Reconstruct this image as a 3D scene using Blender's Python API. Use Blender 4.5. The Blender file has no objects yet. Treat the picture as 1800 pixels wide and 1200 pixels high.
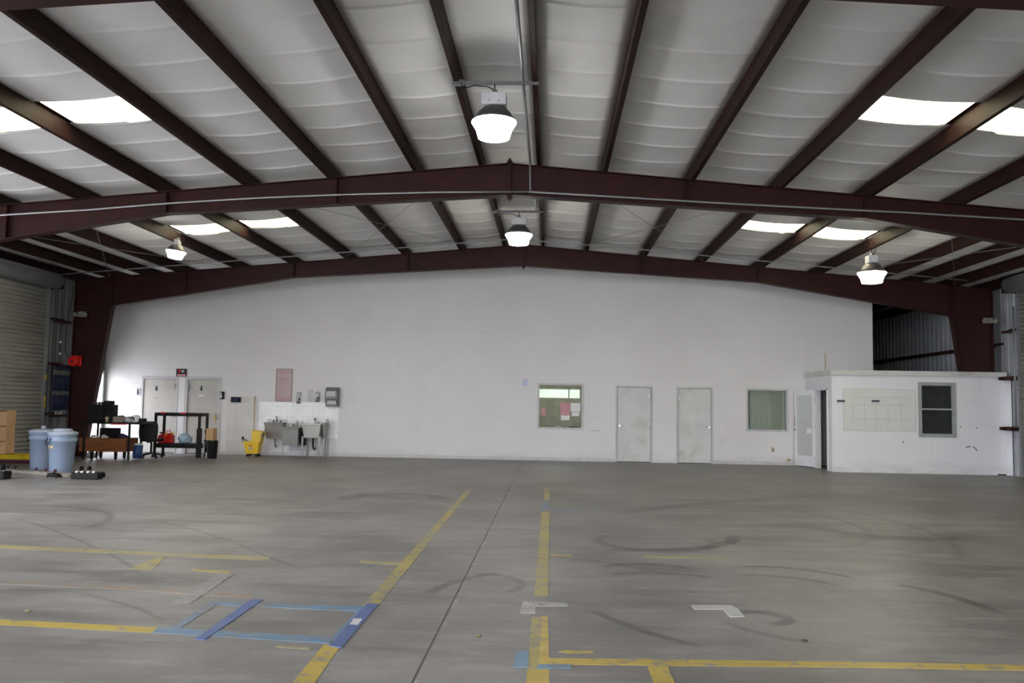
import bpy, bmesh, math, random
from mathutils import Vector, Matrix
random.seed(4)
C = bpy.context.scene.collection
sc = bpy.context.scene
PI = math.pi

# ---------------------------------------------------------------- camera
f, pit, yaw, rol, H, xc = 1526.05, .0735, .0458, -.0169, 1.5388, .7744
sn, cs = math.sin, math.cos
F = Vector((-sn(yaw)*cs(pit), cs(yaw)*cs(pit), sn(pit)))
R = Vector((cs(yaw), sn(yaw), 0))
U = Vector((sn(pit)*sn(yaw), -sn(pit)*cs(yaw), cs(pit)))
R2 = R*cs(rol)-U*sn(rol); U2 = R*sn(rol)+U*cs(rol)
cam_loc = Vector((xc, 0, H))
cam = bpy.data.objects.new('camera', bpy.data.cameras.new('camera'))
C.objects.link(cam)
m = Matrix((R2, U2, -F)).transposed().to_4x4(); m.translation = cam_loc
cam.matrix_world = m
cam.data.sensor_width = 36; cam.data.lens = f*36/1800
cam.data.clip_end = 300
cam.data.dof.use_dof = True
cam.data.dof.focus_distance = 4.2
cam.data.dof.aperture_fstop = 7.5
sc.camera = cam
def ray(x, y): return F+R2*((x-900)/f)+U2*((600-y)/f)
def fl(x, y, z=0.0):
    d = ray(x, y); return cam_loc+d*((z-H)/d.z)
def wy(x, y, Y):
    d = ray(x, y); return cam_loc+d*(Y/d.y)
def wx(x, y, X):
    d = ray(x, y); return cam_loc+d*((X-xc)/d.x)

# ---------------------------------------------------------------- materials
class NT:
    def __init__(s, t): s.t = t
    def n(s, typ, **k):
        nd = s.t.nodes.new(typ)
        for a, v in k.items(): setattr(nd, a, v)
        return nd
    def l(s, a, b): s.t.links.new(a, b)
    def val(s, sock, v):
        if hasattr(v, 'links'): s.l(v, sock)
        else: sock.default_value = v
    def math(s, op, a, b=0.0, c=None, clamp=False):
        nd = s.n('ShaderNodeMath', operation=op); nd.use_clamp = clamp
        s.val(nd.inputs[0], a); s.val(nd.inputs[1], b)
        if c is not None: s.val(nd.inputs[2], c)
        return nd.outputs[0]
    def vmath(s, op, a, b=None, out=0):
        nd = s.n('ShaderNodeVectorMath', operation=op)
        s.val(nd.inputs[0], a)
        if b is not None: s.val(nd.inputs[1], b)
        return nd.outputs[out]
    def noise(s, vec, scale, detail=3, rough=.5, out='Fac'):
        nd = s.n('ShaderNodeTexNoise'); s.l(vec, nd.inputs['Vector'])
        nd.inputs['Scale'].default_value = scale; nd.inputs['Detail'].default_value = detail
        nd.inputs['Roughness'].default_value = rough
        return nd.outputs[out]
    def ramp(s, v, a, b, lo=0.0, hi=1.0, smooth=True):
        nd = s.n('ShaderNodeMapRange'); nd.interpolation_type = 'SMOOTHSTEP' if smooth else 'LINEAR'
        s.val(nd.inputs['Value'], v)
        nd.inputs['From Min'].default_value = a; nd.inputs['From Max'].default_value = b
        nd.inputs['To Min'].default_value = lo; nd.inputs['To Max'].default_value = hi
        return nd.outputs[0]
    def mix(s, fac, a, b):
        nd = s.n('ShaderNodeMix', data_type='RGBA')
        s.val(nd.inputs[0], fac)
        for i, v in ((6, a), (7, b)):
            if hasattr(v, 'links'): s.l(v, nd.inputs[i])
            else: nd.inputs[i].default_value = (*v, 1)
        return nd.outputs[2]
    def scalev(s, vec, sc3):
        nd = s.n('ShaderNodeVectorMath', operation='MULTIPLY'); s.l(vec, nd.inputs[0]); nd.inputs[1].default_value = sc3
        return nd.outputs[0]

def base_mat(name):
    mt = bpy.data.materials.new(name); mt.use_nodes = True
    nt = NT(mt.node_tree); b = mt.node_tree.nodes['Principled BSDF']
    return mt, nt, b

def mat(name, col, rough=.55, metal=0.0, var=.12, scale=6.0, bump=0.0, spec=.4, emit=None, es=0, stretch=(1, 1, 1), dirt=None, dirtamt=0.0):
    mt, nt, b = base_mat(name)
    tc = nt.n('ShaderNodeNewGeometry').outputs['Position']
    v = nt.scalev(tc, stretch)
    n = nt.noise(v, scale, 4)
    k = nt.ramp(n, .3, .7, 1-var, 1+var, False)
    mul = nt.vmath('SCALE', (col[0], col[1], col[2])); nd = mul.node
    nt.l(k, nd.inputs['Scale'])
    out = mul
    if dirt:
        n2 = nt.noise(v, scale*.35, 6, .65)
        out = nt.mix(nt.ramp(n2, .5, .75, 0, dirtamt), out, dirt)
    nt.l(out, b.inputs['Base Color'])
    b.inputs['Roughness'].default_value = rough
    b.inputs['Metallic'].default_value = metal
    b.inputs['Specular IOR Level'].default_value = spec
    if bump:
        bp = nt.n('ShaderNodeBump'); bp.inputs['Strength'].default_value = bump; bp.inputs['Distance'].default_value = .01
        nt.l(n, bp.inputs['Height']); nt.l(bp.outputs[0], b.inputs['Normal'])
    if emit:
        b.inputs['Emission Color'].default_value = (*emit, 1); b.inputs['Emission Strength'].default_value = es
    return mt

# --- concrete floor (a node group so that worn paint lets the same concrete through)
def circle3(a, b, c):
    ax, ay, bx, by, cx, cy = a[0], a[1], b[0], b[1], c[0], c[1]
    d = 2*(ax*(by-cy)+bx*(cy-ay)+cx*(ay-by))
    ux = ((ax*ax+ay*ay)*(by-cy)+(bx*bx+by*by)*(cy-ay)+(cx*cx+cy*cy)*(ay-by))/d
    uy = ((ax*ax+ay*ay)*(cx-bx)+(bx*bx+by*by)*(ax-cx)+(cx*cx+cy*cy)*(bx-ax))/d
    return ux, uy, math.hypot(ax-ux, ay-uy)
# tyre marks: three photo points on each, half width (m), strength
ARCS = [((1120, 966), (1240, 962), (1287, 941), .10, .55), ((1060, 955), (1150, 968), (1230, 945), .08, .3),
        ((1300, 996), (1400, 1000), (1495, 1014), .05, .45), ((1290, 1010), (1380, 1014), (1455, 1025), .05, .35),
        ((1580, 1028), (1680, 1050), (1755, 1078), .07, .5), ((760, 1040), (800, 1022), (870, 1008), .06, .35),
        ((840, 1008), (912, 1022), (895, 1040), .05, .3), ((1050, 1075), (1120, 1105), (1180, 1123), .05, .4),
        ((0, 888), (160, 895), (140, 930), .07, .3), ((30, 912), (140, 950), (210, 985), .03, .3),
        ((1060, 995), (1130, 992), (1200, 997), .06, .5), ((1095, 1008), (1160, 1007), (1250, 1015), .05, .4),
        ((1010, 982), (1080, 990), (1160, 1006), .04, .35), ((1270, 1090), (1330, 1112), (1400, 1125), .05, .25),
        ((1320, 1075), (1370, 1082), (1350, 1097), .07, .35), ((150, 1045), (220, 1062), (285, 1090), .03, .25),
        ((280, 915), (400, 950), (480, 980), .03, .25), ((620, 880), (690, 868), (760, 872), .2, .35),
        ((1100, 900), (1300, 880), (1500, 870), .15, .25), ((1450, 930), (1580, 945), (1700, 940), .18, .35),
        ((1330, 890), (1480, 915), (1500, 960), .06, .2), ((1500, 900), (1620, 930), (1690, 985), .06, .2)]
g = bpy.data.node_groups.new('worn_concrete', 'ShaderNodeTree')
g.interface.new_socket('Color', in_out='OUTPUT', socket_type='NodeSocketColor')
g.interface.new_socket('Rough', in_out='OUTPUT', socket_type='NodeSocketFloat')
g.interface.new_socket('Height', in_out='OUTPUT', socket_type='NodeSocketFloat')
nt = NT(g); go = nt.n('NodeGroupOutput')
P = nt.n('ShaderNodeNewGeometry').outputs['Position']
big = nt.noise(nt.scalev(P, (.5, .35, 1)), 1.0, 6, .6)
fine = nt.noise(P, 22, 5, .7)
streak = nt.noise(nt.scalev(P, (.35, 1.4, 1)), 1.6, 6, .65)
streak2 = nt.noise(nt.scalev(P, (.9, 3.2, 1)), 1.3, 5, .6)
col = nt.mix(nt.ramp(big, .3, .7), (.225, .217, .207), (.385, .376, .362))
col = nt.mix(nt.ramp(streak, .46, .66, 0, .6), col, (.155, .148, .138))
col = nt.mix(nt.ramp(streak2, .52, .68, 0, .4), col, (.47, .465, .45))
col = nt.mix(nt.ramp(fine, .35, .75, 0, .25), col, (.18, .172, .16))
# more rubber and grime where trucks turned, at the right and far part of the floor
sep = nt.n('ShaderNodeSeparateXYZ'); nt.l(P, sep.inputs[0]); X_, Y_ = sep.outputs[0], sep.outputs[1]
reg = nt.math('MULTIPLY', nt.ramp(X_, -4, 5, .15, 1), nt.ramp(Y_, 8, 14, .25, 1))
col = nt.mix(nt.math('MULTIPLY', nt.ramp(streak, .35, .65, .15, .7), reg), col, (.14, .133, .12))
col = nt.mix(nt.math('MULTIPLY', nt.ramp(nt.math('ADD', Y_, nt.math('MULTIPLY', big, 4.0)), 14, 24, 0, .45), nt.ramp(streak, .3, .6, .5, 1)), col, (.13, .12, .105))  # far floor darkened for daylight falling off, together with brownish stains
warp = nt.vmath('ADD', P, nt.scalev(nt.noise(P, 1.3, 3, .5, 'Color'), (.12, .12, 0)))
smear = nt.noise(nt.scalev(P, (1.3, 1.3, 1)), 3, 4, .6)
for a, b_, c_, w, st in ARCS:
    st = min(.75, st*1.35)
    A, B_, C_ = fl(*a), fl(*b_), fl(*c_)
    ux, uy, r = circle3(A, B_, C_)
    mid = Vector((B_.x-ux, B_.y-uy, 0)).normalized()
    half = max(mid.angle(Vector((A.x-ux, A.y-uy, 0))), mid.angle(Vector((C_.x-ux, C_.y-uy, 0))))
    dv = nt.vmath('SUBTRACT', warp, (ux+.06, uy+.06, 0))
    dist = nt.vmath('LENGTH', dv, out=1)
    ring = nt.ramp(nt.math('ABSOLUTE', nt.math('SUBTRACT', dist, r)), w*.5, w*1.2, 1, 0)
    co = nt.math('DIVIDE', nt.vmath('DOT_PRODUCT', dv, tuple(mid), out=1), dist)
    ang = nt.ramp(co, math.cos(min(half*1.15, 3.1)), math.cos(half*.75), 0, 1)
    fac = nt.math('MULTIPLY', nt.math('MULTIPLY', ring, ang), nt.ramp(smear, .25, .6, st*.35, st))
    col = nt.mix(fac, col, (.05, .048, .045))
# oil-dark patches
for px_, py_, rx, ry, st in ((265, 1012, .9, .35, .5), (310, 1022, .9, .3, .35), (705, 873, .9, .3, .45), (1575, 945, 1.2, .35, .45), (1370, 945, .8, .3, .3), (1190, 998, .5, .2, .3), (90, 895, 1.2, .5, .25), (1700, 855, 1.5, .5, .4)):
    c0 = fl(px_, py_)
    d_ = nt.vmath('LENGTH', nt.scalev(nt.vmath('SUBTRACT', warp, (c0.x, c0.y, 0)), (1/rx, 1/ry, 0)), out=1)
    col = nt.mix(nt.math('MULTIPLY', nt.ramp(d_, .2, 1.1, st, 0), nt.ramp(smear, .3, .6, .4, 1)), col, (.06, .057, .052))
sp_ = nt.noise(nt.scalev(warp, (.5, 5.0, 1)), 2.2, 5, .75)
col = nt.mix(nt.ramp(sp_, .60, .70, 0, .4), col, (.13, .125, .115))
sp2 = nt.noise(nt.scalev(P, (1.1, 1.1, 1)), 5.0, 6, .8)
col = nt.mix(nt.ramp(sp2, .64, .74, 0, .35), col, (.10, .095, .088))
# control joints in the slab
def joint(coord, at, w):
    return nt.ramp(nt.math('ABSOLUTE', nt.math('SUBTRACT', coord, at)), w*.4, w, 1, 0)
jm = joint(X_, .03, .010)
for jy in (7.35, 14.95):
    jm = nt.math('MAXIMUM', jm, nt.math('MULTIPLY', joint(Y_, jy, .009), .3))
for jx in (-6.1, 6.3):
    jm = nt.math('MAXIMUM', jm, nt.math('MULTIPLY', joint(X_, jx, .009), .3))
dust = nt.math('MULTIPLY', joint(X_, .045, .03), nt.ramp(nt.noise(nt.scalev(P, (1, 1, 1)), 2.5, 4, .8), .5, .62))
col = nt.mix(nt.math('MULTIPLY', dust, .5), col, (.55, .54, .5))
col = nt.mix(nt.math('MULTIPLY', jm, .9), col, (.06, .05, .032))
nt.l(col, go.inputs[0])
nt.l(nt.ramp(streak, .3, .75, .5, .36), go.inputs[1])
nt.l(nt.math('SUBTRACT', nt.math('MULTIPLY', fine, .1), nt.math('MULTIPLY', jm, 1.0)), go.inputs[2])

def floor_mat(name, paint=None, wear=.0, wscale=9.0, prough=.45, stretch=(1, 1, 1)):
    mt, nt, b = base_mat(name)
    gn = nt.n('ShaderNodeGroup'); gn.node_tree = g
    col = gn.outputs[0]
    if paint:
        P = nt.n('ShaderNodeNewGeometry').outputs['Position']
        n = nt.noise(nt.scalev(P, stretch), wscale, 7, .72)
        n2 = nt.noise(P, 1.1, 3, .5)
        k = nt.math('ADD', n, nt.math('MULTIPLY', nt.math('SUBTRACT', n2, .5), .35))
        fac = nt.ramp(k, wear-.06, wear+.06, 0.12, 1)
        shade = nt.noise(P, 4, 3)
        p2 = nt.mix(nt.ramp(shade, .35, .7, 0, .35), paint, tuple(c*.6 for c in paint))
        col = nt.mix(fac, col, p2)
    nt.l(col, b.inputs['Base Color'])
    nt.l(gn.outputs[1], b.inputs['Roughness'])
    b.inputs['Specular IOR Level'].default_value = .35
    if not paint:
        bp = nt.n('ShaderNodeBump'); bp.inputs['Strength'].default_value = .35; bp.inputs['Distance'].default_value = .012
        nt.l(gn.outputs[2], bp.inputs['Height']); nt.l(bp.outputs[0], b.inputs['Normal'])
    return mt

M = {}
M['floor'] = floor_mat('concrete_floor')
M['yellow'] = floor_mat('worn_yellow_paint', (.62, .47, .10), .42)
M['yellow_faded'] = floor_mat('faded_yellow_paint', (.48, .40, .13), .47)
M['yellow_pale'] = floor_mat('pale_yellow_paint', (.45, .40, .2), .42)
M['orange_faint'] = floor_mat('faint_orange_paint', (.40, .27, .17), .53)
M['tape_blue'] = floor_mat('blue_tape', (.13, .19, .42), .2, prough=.4)
M['tape_lightblue'] = floor_mat('faded_light_blue_tape', (.19, .32, .46), .43)
M['tape_white'] = floor_mat('white_tape', (.62, .63, .62), .3)
M['tape_white_worn'] = floor_mat('worn_white_tape', (.5, .5, .48), .43)
M['blue_faint'] = floor_mat('faint_blue_line', (.2, .27, .38), .47)
M['patch'] = floor_mat('pale_patch', (.41, .41, .40), .5)
M['label'] = mat('white_label', (.75, .75, .76), .5)

M['steel'] = mat('dark_red_primer_steel', (.034, .010, .0095), .5, 0, .25, 3, spec=.2, dirt=(.022, .009, .008), dirtamt=.6)
M['purlin'] = mat('brown_red_purlin_paint', (.022, .0085, .0065), .55, 0, .3, 2.5, spec=.12, dirt=(.018, .009, .007), dirtamt=.6)
M['roofskin'] = mat('white_vinyl_insulation', (.82, .82, .82), .6, 0, .04, 1.2, dirt=(.6, .59, .57), dirtamt=.35)
M['white'] = None
def wall_white(name, c1, c2, scuff=True, top=None):
    mt, nt, b = base_mat(name)
    P = nt.n('ShaderNodeNewGeometry').outputs['Position']
    n = nt.noise(P, .6, 4, .6); n1 = nt.noise(P, 7, 5, .6)
    col = nt.mix(nt.ramp(n, .3, .7), c1, c2)
    sc_ = nt.noise(nt.scalev(P, (.7, .7, 2.2)), 2.2, 7, .7)
    if scuff:
        col = nt.mix(nt.ramp(sc_, .6, .78, 0, .28), col, (.36, .34, .31))
        sp = nt.noise(nt.scalev(P, (1, 1, 3)), 9, 4, .6)
        col = nt.mix(nt.ramp(sp, .74, .8, 0, .45), col, (.2, .18, .16))
        s_ = nt.n('ShaderNodeSeparateXYZ'); nt.l(P, s_.inputs[0])
        # sheet seams
        for zz in (1.22, 2.44, 3.66):
            m_ = nt.ramp(nt.math('ABSOLUTE', nt.math('SUBTRACT', s_.outputs[2], zz)), .003, .012, .12, 0)
            col = nt.mix(m_, col, (.3, .3, .3))
        fx = nt.math('FRACT', nt.math('DIVIDE', nt.math('ADD', s_.outputs[0], 50.0), 1.22))
        m_ = nt.ramp(nt.math('ABSOLUTE', nt.math('SUBTRACT', fx, .5)), .002, .01, .1, 0)
        col = nt.mix(m_, col, (.3, .3, .3))
        low = nt.math('MULTIPLY', nt.ramp(s_.outputs[2], .02, .35, .3, 0), nt.ramp(sc_, .35, .65))
        col = nt.mix(low, col, (.33, .31, .28))
    nt.l(col, b.inputs['Base Color'])
    b.inputs['Roughness'].default_value = .6; b.inputs['Specular IOR Level'].default_value = .25
    return mt
M['white'] = wall_white('white_painted_wall', (.71, .70, .70), (.75, .745, .75))
M['office_white'] = wall_white('white_painted_panel', (.74, .75, .78), (.78, .79, .82))
M['trimwhite'] = mat('grey_white_trim', (.55, .55, .55), .5, 0, .08, 5, dirt=(.35, .34, .32), dirtamt=.4)
M['doorpaint'] = mat('grimy_white_door_paint', (.62, .63, .62), .45, 0, .06, 3, dirt=(.38, .37, .31), dirtamt=.7)
M['panelpaint'] = mat('offwhite_panel_paint', (.66, .65, .62), .55, 0, .06, 3, dirt=(.5, .48, .44), dirtamt=.4)
M['beigedoor'] = mat('beige_grey_door_paint', (.50, .485, .45), .5, 0, .07, 3, dirt=(.38, .35, .27), dirtamt=.55)
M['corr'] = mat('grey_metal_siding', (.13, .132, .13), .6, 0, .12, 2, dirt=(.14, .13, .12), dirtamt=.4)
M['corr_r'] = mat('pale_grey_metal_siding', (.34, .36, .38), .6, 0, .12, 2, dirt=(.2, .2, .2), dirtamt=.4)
M['rolldoor'] = mat('weathered_roll_door', (.50, .50, .45), .5, 0, .12, 2.5, stretch=(1, .4, 2), dirt=(.2, .18, .14), dirtamt=.5)
M['galv'] = mat('galvanised_metal', (.42, .43, .44), .38, .7, .12, 8)
M['conduit'] = mat('grey_conduit', (.30, .31, .32), .45, .4, .1, 8)
M['black'] = mat('black_plastic', (.009, .009, .009), .6, 0, .15, 8, spec=.2)
M['blacksteel'] = mat('black_enamel_steel', (.009, .008, .008), .45, 0, .2, 8, spec=.25)
M['chairfab'] = mat('charcoal_fabric', (.022, .02, .018), .9, 0, .15, 40, bump=.3)
M['binblue'] = mat('blue_grey_bin_plastic', (.30, .385, .52), .45, 0, .05, 3, dirt=(.2, .24, .3), dirtamt=.25)
M['binlid'] = mat('grey_lid_plastic', (.40, .46, .54), .45, 0, .05, 4)
M['binblue_dark'] = mat('dark_blue_grey_plastic', (.05, .045, .075), .4)
M['yellowp'] = mat('yellow_plastic', (.80, .54, .03), .4, 0, .08, 6)
M['yellowm'] = mat('yellow_enamel', (.58, .42, .01), .45, 0, .15, 5, dirt=(.2, .14, .03), dirtamt=.5)
M['card'] = mat('cardboard', (.56, .36, .19), .8, 0, .08, 5)
M['wood'] = mat('brown_wood', (.22, .075, .022), .55, 0, .3, 5, stretch=(.5, 4, 6))
M['palewood'] = mat('weathered_board', (.28, .25, .21), .7, 0, .2, 5, stretch=(.5, 4, 6))
M['tan'] = mat('tan_wood_handle', (.48, .35, .2), .6)
M['red'] = mat('red_plastic', (.62, .015, .012), .4, 0, .1, 6)
M['orange'] = mat('orange_plastic', (.75, .2, .02), .45)
M['darkred'] = mat('dark_maroon_metal', (.06, .006, .02), .5)
M['rednav'] = mat('navy_fabric', (.018, .026, .065), .8, 0, .2, 6)
M['greystripe'] = mat('pale_grey_stripe', (.12, .12, .125), .8)
M['bluebag'] = mat('pale_blue_plastic_bag', (.42, .58, .72), .35, 0, .3, 12, bump=.6)
M['paper'] = mat('white_paper', (.78, .78, .77), .7, 0, .04, 20)
M['cleanwhite'] = mat('clean_white_plastic', (.8, .8, .79), .35, 0, .02, 4)
M['pinkpaper'] = mat('pink_paper', (.58, .30, .33), .7, 0, .06, 15)
M['chrome'] = mat('bright_metal', (.6, .6, .58), .22, 1.0, .05, 8)
M['sink'] = mat('grey_stainless', (.33, .33, .315), .35, .45, .08, 5)
M['utility'] = mat('grey_white_sink_plastic', (.56, .56, .54), .45, 0, .05, 5, dirt=(.38, .36, .32), dirtamt=.4)
M['dispenser'] = mat('smoke_grey_plastic', (.15, .16, .155), .3, 0, .1, 8)
M['disp_light'] = mat('pale_grey_plastic', (.44, .46, .47), .35, 0, .06, 8)
M['disp_base'] = mat('olive_grey_plastic', (.22, .22, .18), .45)
M['ash'] = mat('board_green_white', (.70, .72, .69), .35, 0, .03, 2, dirt=(.6, .6, .57), dirtamt=.4)
M['brown_refl'] = mat('bronze_reflector', (.09, .085, .085), .35, .3, .1, 6)
M['ballast'] = mat('white_ballast_enamel', (.74, .76, .77), .4)
M['grime'] = mat('grime_dark', (.10, .09, .08), .8)
M['dkgreen'] = mat('greenish_frame', (.33, .36, .34), .5)
M['exit'] = mat('black_sign', (.025, .018, .018), .5)
M['bluebin'] = mat('blue_plastic', (.03, .08, .22), .45)
M['beige'] = mat('beige_office_wall', (.60, .59, .50), .7)
M['blind'] = mat('olive_grey_blind', (.52, .53, .45), .6, 0, .04, 4)
M['carpet'] = mat('brown_carpet', (.12, .1, .08), .95)
M['ground'] = mat('pale_outdoor_concrete', (.55, .54, .52), .8, 0, .08, .3)
M['leaf'] = mat('dry_leaf', (.32, .27, .12), .7)
M['brass'] = mat('brass_yellow', (.55, .42, .15), .35, .6)
M['cream'] = mat('cream_plastic', (.5, .44, .28), .5)
M['window_lit'] = mat('frosted_daylight_pane', (.8, .85, .8), .5, emit=(.90, 1, .90), es=.085)
M['fill_glow'] = mat('fill_light_diffuser', (.9, .9, .9), .5, emit=(1, .97, .85), es=1.4)
M['lamp'] = mat('lit_lamp_lens', (1, 1, 1), .4, emit=(1, .95, .80), es=4)
M['lamp_cool'] = mat('lit_lamp_lens_cool', (1, 1, 1), .4, emit=(1, .98, .92), es=4)

# brown crate, wood grain already; tile with grout
def tile_mat():
    mt, nt, b = base_mat('white_glazed_tile')
    P = nt.n('ShaderNodeNewGeometry').outputs['Position']
    s_ = nt.n('ShaderNodeSeparateXYZ'); nt.l(P, s_.inputs[0])
    mm = None
    for o, k in ((0, 5.0), (2, 0.0)):
        fr = nt.math('FRACT', nt.math('DIVIDE', nt.math('ADD', s_.outputs[o], 20.0), .1524))
        e = nt.ramp(nt.math('ABSOLUTE', nt.math('SUBTRACT', fr, .5)), .01, .04, 1, 0)
        mm = e if mm is None else nt.math('MAXIMUM', mm, e)
    n = nt.noise(P, 3, 4)
    col = nt.mix(nt.math('MULTIPLY', mm, .4), nt.mix(nt.ramp(n, .3, .7), (.76, .765, .76), (.86, .86, .86)), (.5, .48, .45))
    nt.l(col, b.inputs['Base Color']); b.inputs['Roughness'].default_value = .22
    return mt
M['tile'] = tile_mat()
# glass
def glass_mat(name, tint, rough=.02, alpha=.85):
    mt = bpy.data.materials.new(name); mt.use_nodes = True
    nt = NT(mt.node_tree); mt.node_tree.nodes.clear()
    o = nt.n('ShaderNodeOutputMaterial'); t = nt.n('ShaderNodeBsdfTransparent'); t.inputs[0].default_value = (*tint, 1)
    gl = nt.n('ShaderNodeBsdfGlossy'); gl.inputs['Roughness'].default_value = rough; gl.inputs[0].default_value = (.9, .95, .95, 1)
    fr = nt.n('ShaderNodeFresnel'); fr.inputs[0].default_value = 1.5
    mx = nt.n('ShaderNodeMixShader')
    nt.l(nt.math('ADD', fr.outputs[0], 1-alpha-.15+.02), mx.inputs[0]); nt.l(t.outputs[0], mx.inputs[1]); nt.l(gl.outputs[0], mx.inputs[2])
    nt.l(mx.outputs[0], o.inputs[0]); return mt
M['glass'] = glass_mat('clear_glass', (.92, .95, .93))
M['pane_reflection'] = mat('painted_pane_reflection', (.50, .52, .51), .15, 0, .04, 3, spec=.6)  # pale opaque colour painted for the white wall reflected in the door glass
M['darkglass'] = glass_mat('dark_tinted_glass', (.30, .34, .36), alpha=.84)
def translucent(name, col):
    mt = bpy.data.materials.new(name); mt.use_nodes = True
    nt = NT(mt.node_tree); mt.node_tree.nodes.clear()
    o = nt.n('ShaderNodeOutputMaterial'); t = nt.n('ShaderNodeBsdfTranslucent')
    P = nt.n('ShaderNodeNewGeometry').outputs['Position']
    c = nt.mix(nt.ramp(nt.noise(nt.scalev(P, (1, 1, 1)), 2.5, 4), .3, .75), col, tuple(a*.85 for a in col))
    nt.l(c, t.inputs[0]); nt.l(t.outputs[0], o.inputs[0]); return mt
M['skylight'] = translucent('translucent_fibreglass_panel', (.97, .92, .72))

# ---------------------------------------------------------------- mesh builder
class MB:
    def __init__(s): s.v = []; s.f = []; s.sm = []
    def add(s, vs, fs, smooth=False):
        o = len(s.v); s.v += [tuple(v) for v in vs]; s.f += [tuple(i+o for i in q) for q in fs]; s.sm += [smooth]*len(fs); return s
    def box(s, x0, x1, y0, y1, z0, z1, mtx=None):
        vs = [Vector((x, y, z)) for x in (x0, x1) for y in (y0, y1) for z in (z0, z1)]
        if mtx: vs = [mtx @ v for v in vs]
        return s.add(vs, [(0, 1, 3, 2), (4, 6, 7, 5), (0, 4, 5, 1), (2, 3, 7, 6), (0, 2, 6, 4), (1, 5, 7, 3)])
    def prism(s, pts, ax, a, b):
        """polygon extruded along axis ax (0,1,2) from a to b; pts are the other two coordinates"""
        n = len(pts); vs = []
        for t in (a, b):
            for p in pts:
                q = list(p); q.insert(ax, t); vs.append(q)
        return s.add(vs, [tuple(range(n)), tuple(range(2*n-1, n-1, -1))]+[(i, i+n, (i+1) % n+n, (i+1) % n) for i in range(n)])
    def cyl(s, a, b, r, r2=None, n=14, smooth=True):
        a, b = Vector(a), Vector(b); r2 = r if r2 is None else r2
        d = (b-a).normalized(); u = d.orthogonal().normalized(); w = d.cross(u)
        vs = [];
        for c, rr in ((a, r), (b, r2)):
            for i in range(n):
                t = 2*PI*i/n; vs.append(c+u*math.cos(t)*rr+w*math.sin(t)*rr)
        o = len(s.v)
        s.add(vs, [(i, (i+1) % n, (i+1) % n+n, i+n) for i in range(n)], smooth)
        s.add([], [])
        s.f += [tuple(o+i for i in range(n-1, -1, -1)), tuple(o+n+i for i in range(n))]; s.sm += [False, False]
        return s
    def lathe(s, c, prof, n=28, smooth=True, sx=1, sy=1, closed=False):
        """profile [(r,z)...] about the vertical axis through c"""
        vs = []
        for r, z in prof:
            for i in range(n):
                t = 2*PI*i/n; vs.append((c[0]+math.cos(t)*r*sx, c[1]+math.sin(t)*r*sy, c[2]+z))
        fs = [(j*n+i, j*n+(i+1) % n, (j+1)*n+(i+1) % n, (j+1)*n+i) for j in range(len(prof)-1) for i in range(n)]
        o = len(s.v); s.add(vs, fs, smooth)
        s.f += [tuple(o+i for i in range(n-1, -1, -1)), tuple(o+(len(prof)-1)*n+i for i in range(n))]; s.sm += [False, False]
        return s
    def tube(s, pts, r, n=8):
        pts = [Vector(p) for p in pts]; rings = []
        up = None
        for i, p in enumerate(pts):
            d = (pts[min(i+1, len(pts)-1)]-pts[max(i-1, 0)]).normalized()
            u = d.orthogonal().normalized() if up is None else (up-d*up.dot(d)).normalized()
            up = u; w = d.cross(u)
            rings.append([p+u*math.cos(2*PI*k/n)*r+w*math.sin(2*PI*k/n)*r for k in range(n)])
        o = len(s.v)
        s.add([v for q in rings for v in q], [(j*n+i, j*n+(i+1) % n, (j+1)*n+(i+1) % n, (j+1)*n+i) for j in range(len(pts)-1) for i in range(n)], True)
        s.f += [tuple(o+i for i in range(n-1, -1, -1)), tuple(o+(len(pts)-1)*n+i for i in range(n))]; s.sm += [False, False]
        return s
    def blob(s, c, rx, ry, rz, seed=0, amp=.25, n=10, m_=14, flat=False):
        rnd = random.Random(seed); vs = []; c = Vector(c)
        ph = [rnd.uniform(0, 6) for _ in range(6)]
        for j in range(n+1):
            th = PI*j/n
            for i in range(m_):
                p = 2*PI*i/m_
                k = 1+amp*(.5*math.sin(3*p+ph[0]+2*th)+.3*math.sin(5*p+ph[1]-3*th)+.3*math.sin(4*th+ph[2]))
                z = math.cos(th)*rz*k
                if flat: z = max(z, -rz*.55)
                vs.append(c+Vector((math.sin(th)*math.cos(p)*rx*k, math.sin(th)*math.sin(p)*ry*k, z)))
        return s.add(vs, [(j*m_+i, (j+1)*m_+i, (j+1)*m_+(i+1) % m_, j*m_+(i+1) % m_) for j in range(n) for i in range(m_)], True)
    def build(s, name, mt, parent=None, bevel=0.0, solid=0.0, mtx=None):
        me = bpy.data.meshes.new(name)
        vs = [Vector(v) for v in s.v]
        if mtx is not None: vs = [mtx @ v for v in vs]
        # local origin at the base centre for things, kept at zero for parts
        org = Vector((0, 0, 0))
        if parent is None and vs:
            org = Vector(((min(v.x for v in vs)+max(v.x for v in vs))/2, (min(v.y for v in vs)+max(v.y for v in vs))/2, min(v.z for v in vs)))
        elif parent is not None:
            org = world_loc(parent)
        me.from_pydata([v-org for v in vs], [], s.f)
        for p, sm in zip(me.polygons, s.sm): p.use_smooth = sm
        bm = bmesh.new(); bm.from_mesh(me)
        bmesh.ops.remove_doubles(bm, verts=bm.verts, dist=1e-5) if False else None
        bmesh.ops.recalc_face_normals(bm, faces=bm.faces); bm.to_mesh(me); bm.free()
        me.materials.append(mt)
        o = bpy.data.objects.new(name, me); C.objects.link(o)
        if parent is None: o.location = org
        else: o.parent = parent
        if bevel:
            b = o.modifiers.new('bevel', 'BEVEL'); b.width = bevel; b.segments = 2; b.limit_method = 'ANGLE'
        if solid:
            b = o.modifiers.new('solid', 'SOLIDIFY'); b.thickness = solid; b.offset = 1
        return o
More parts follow.
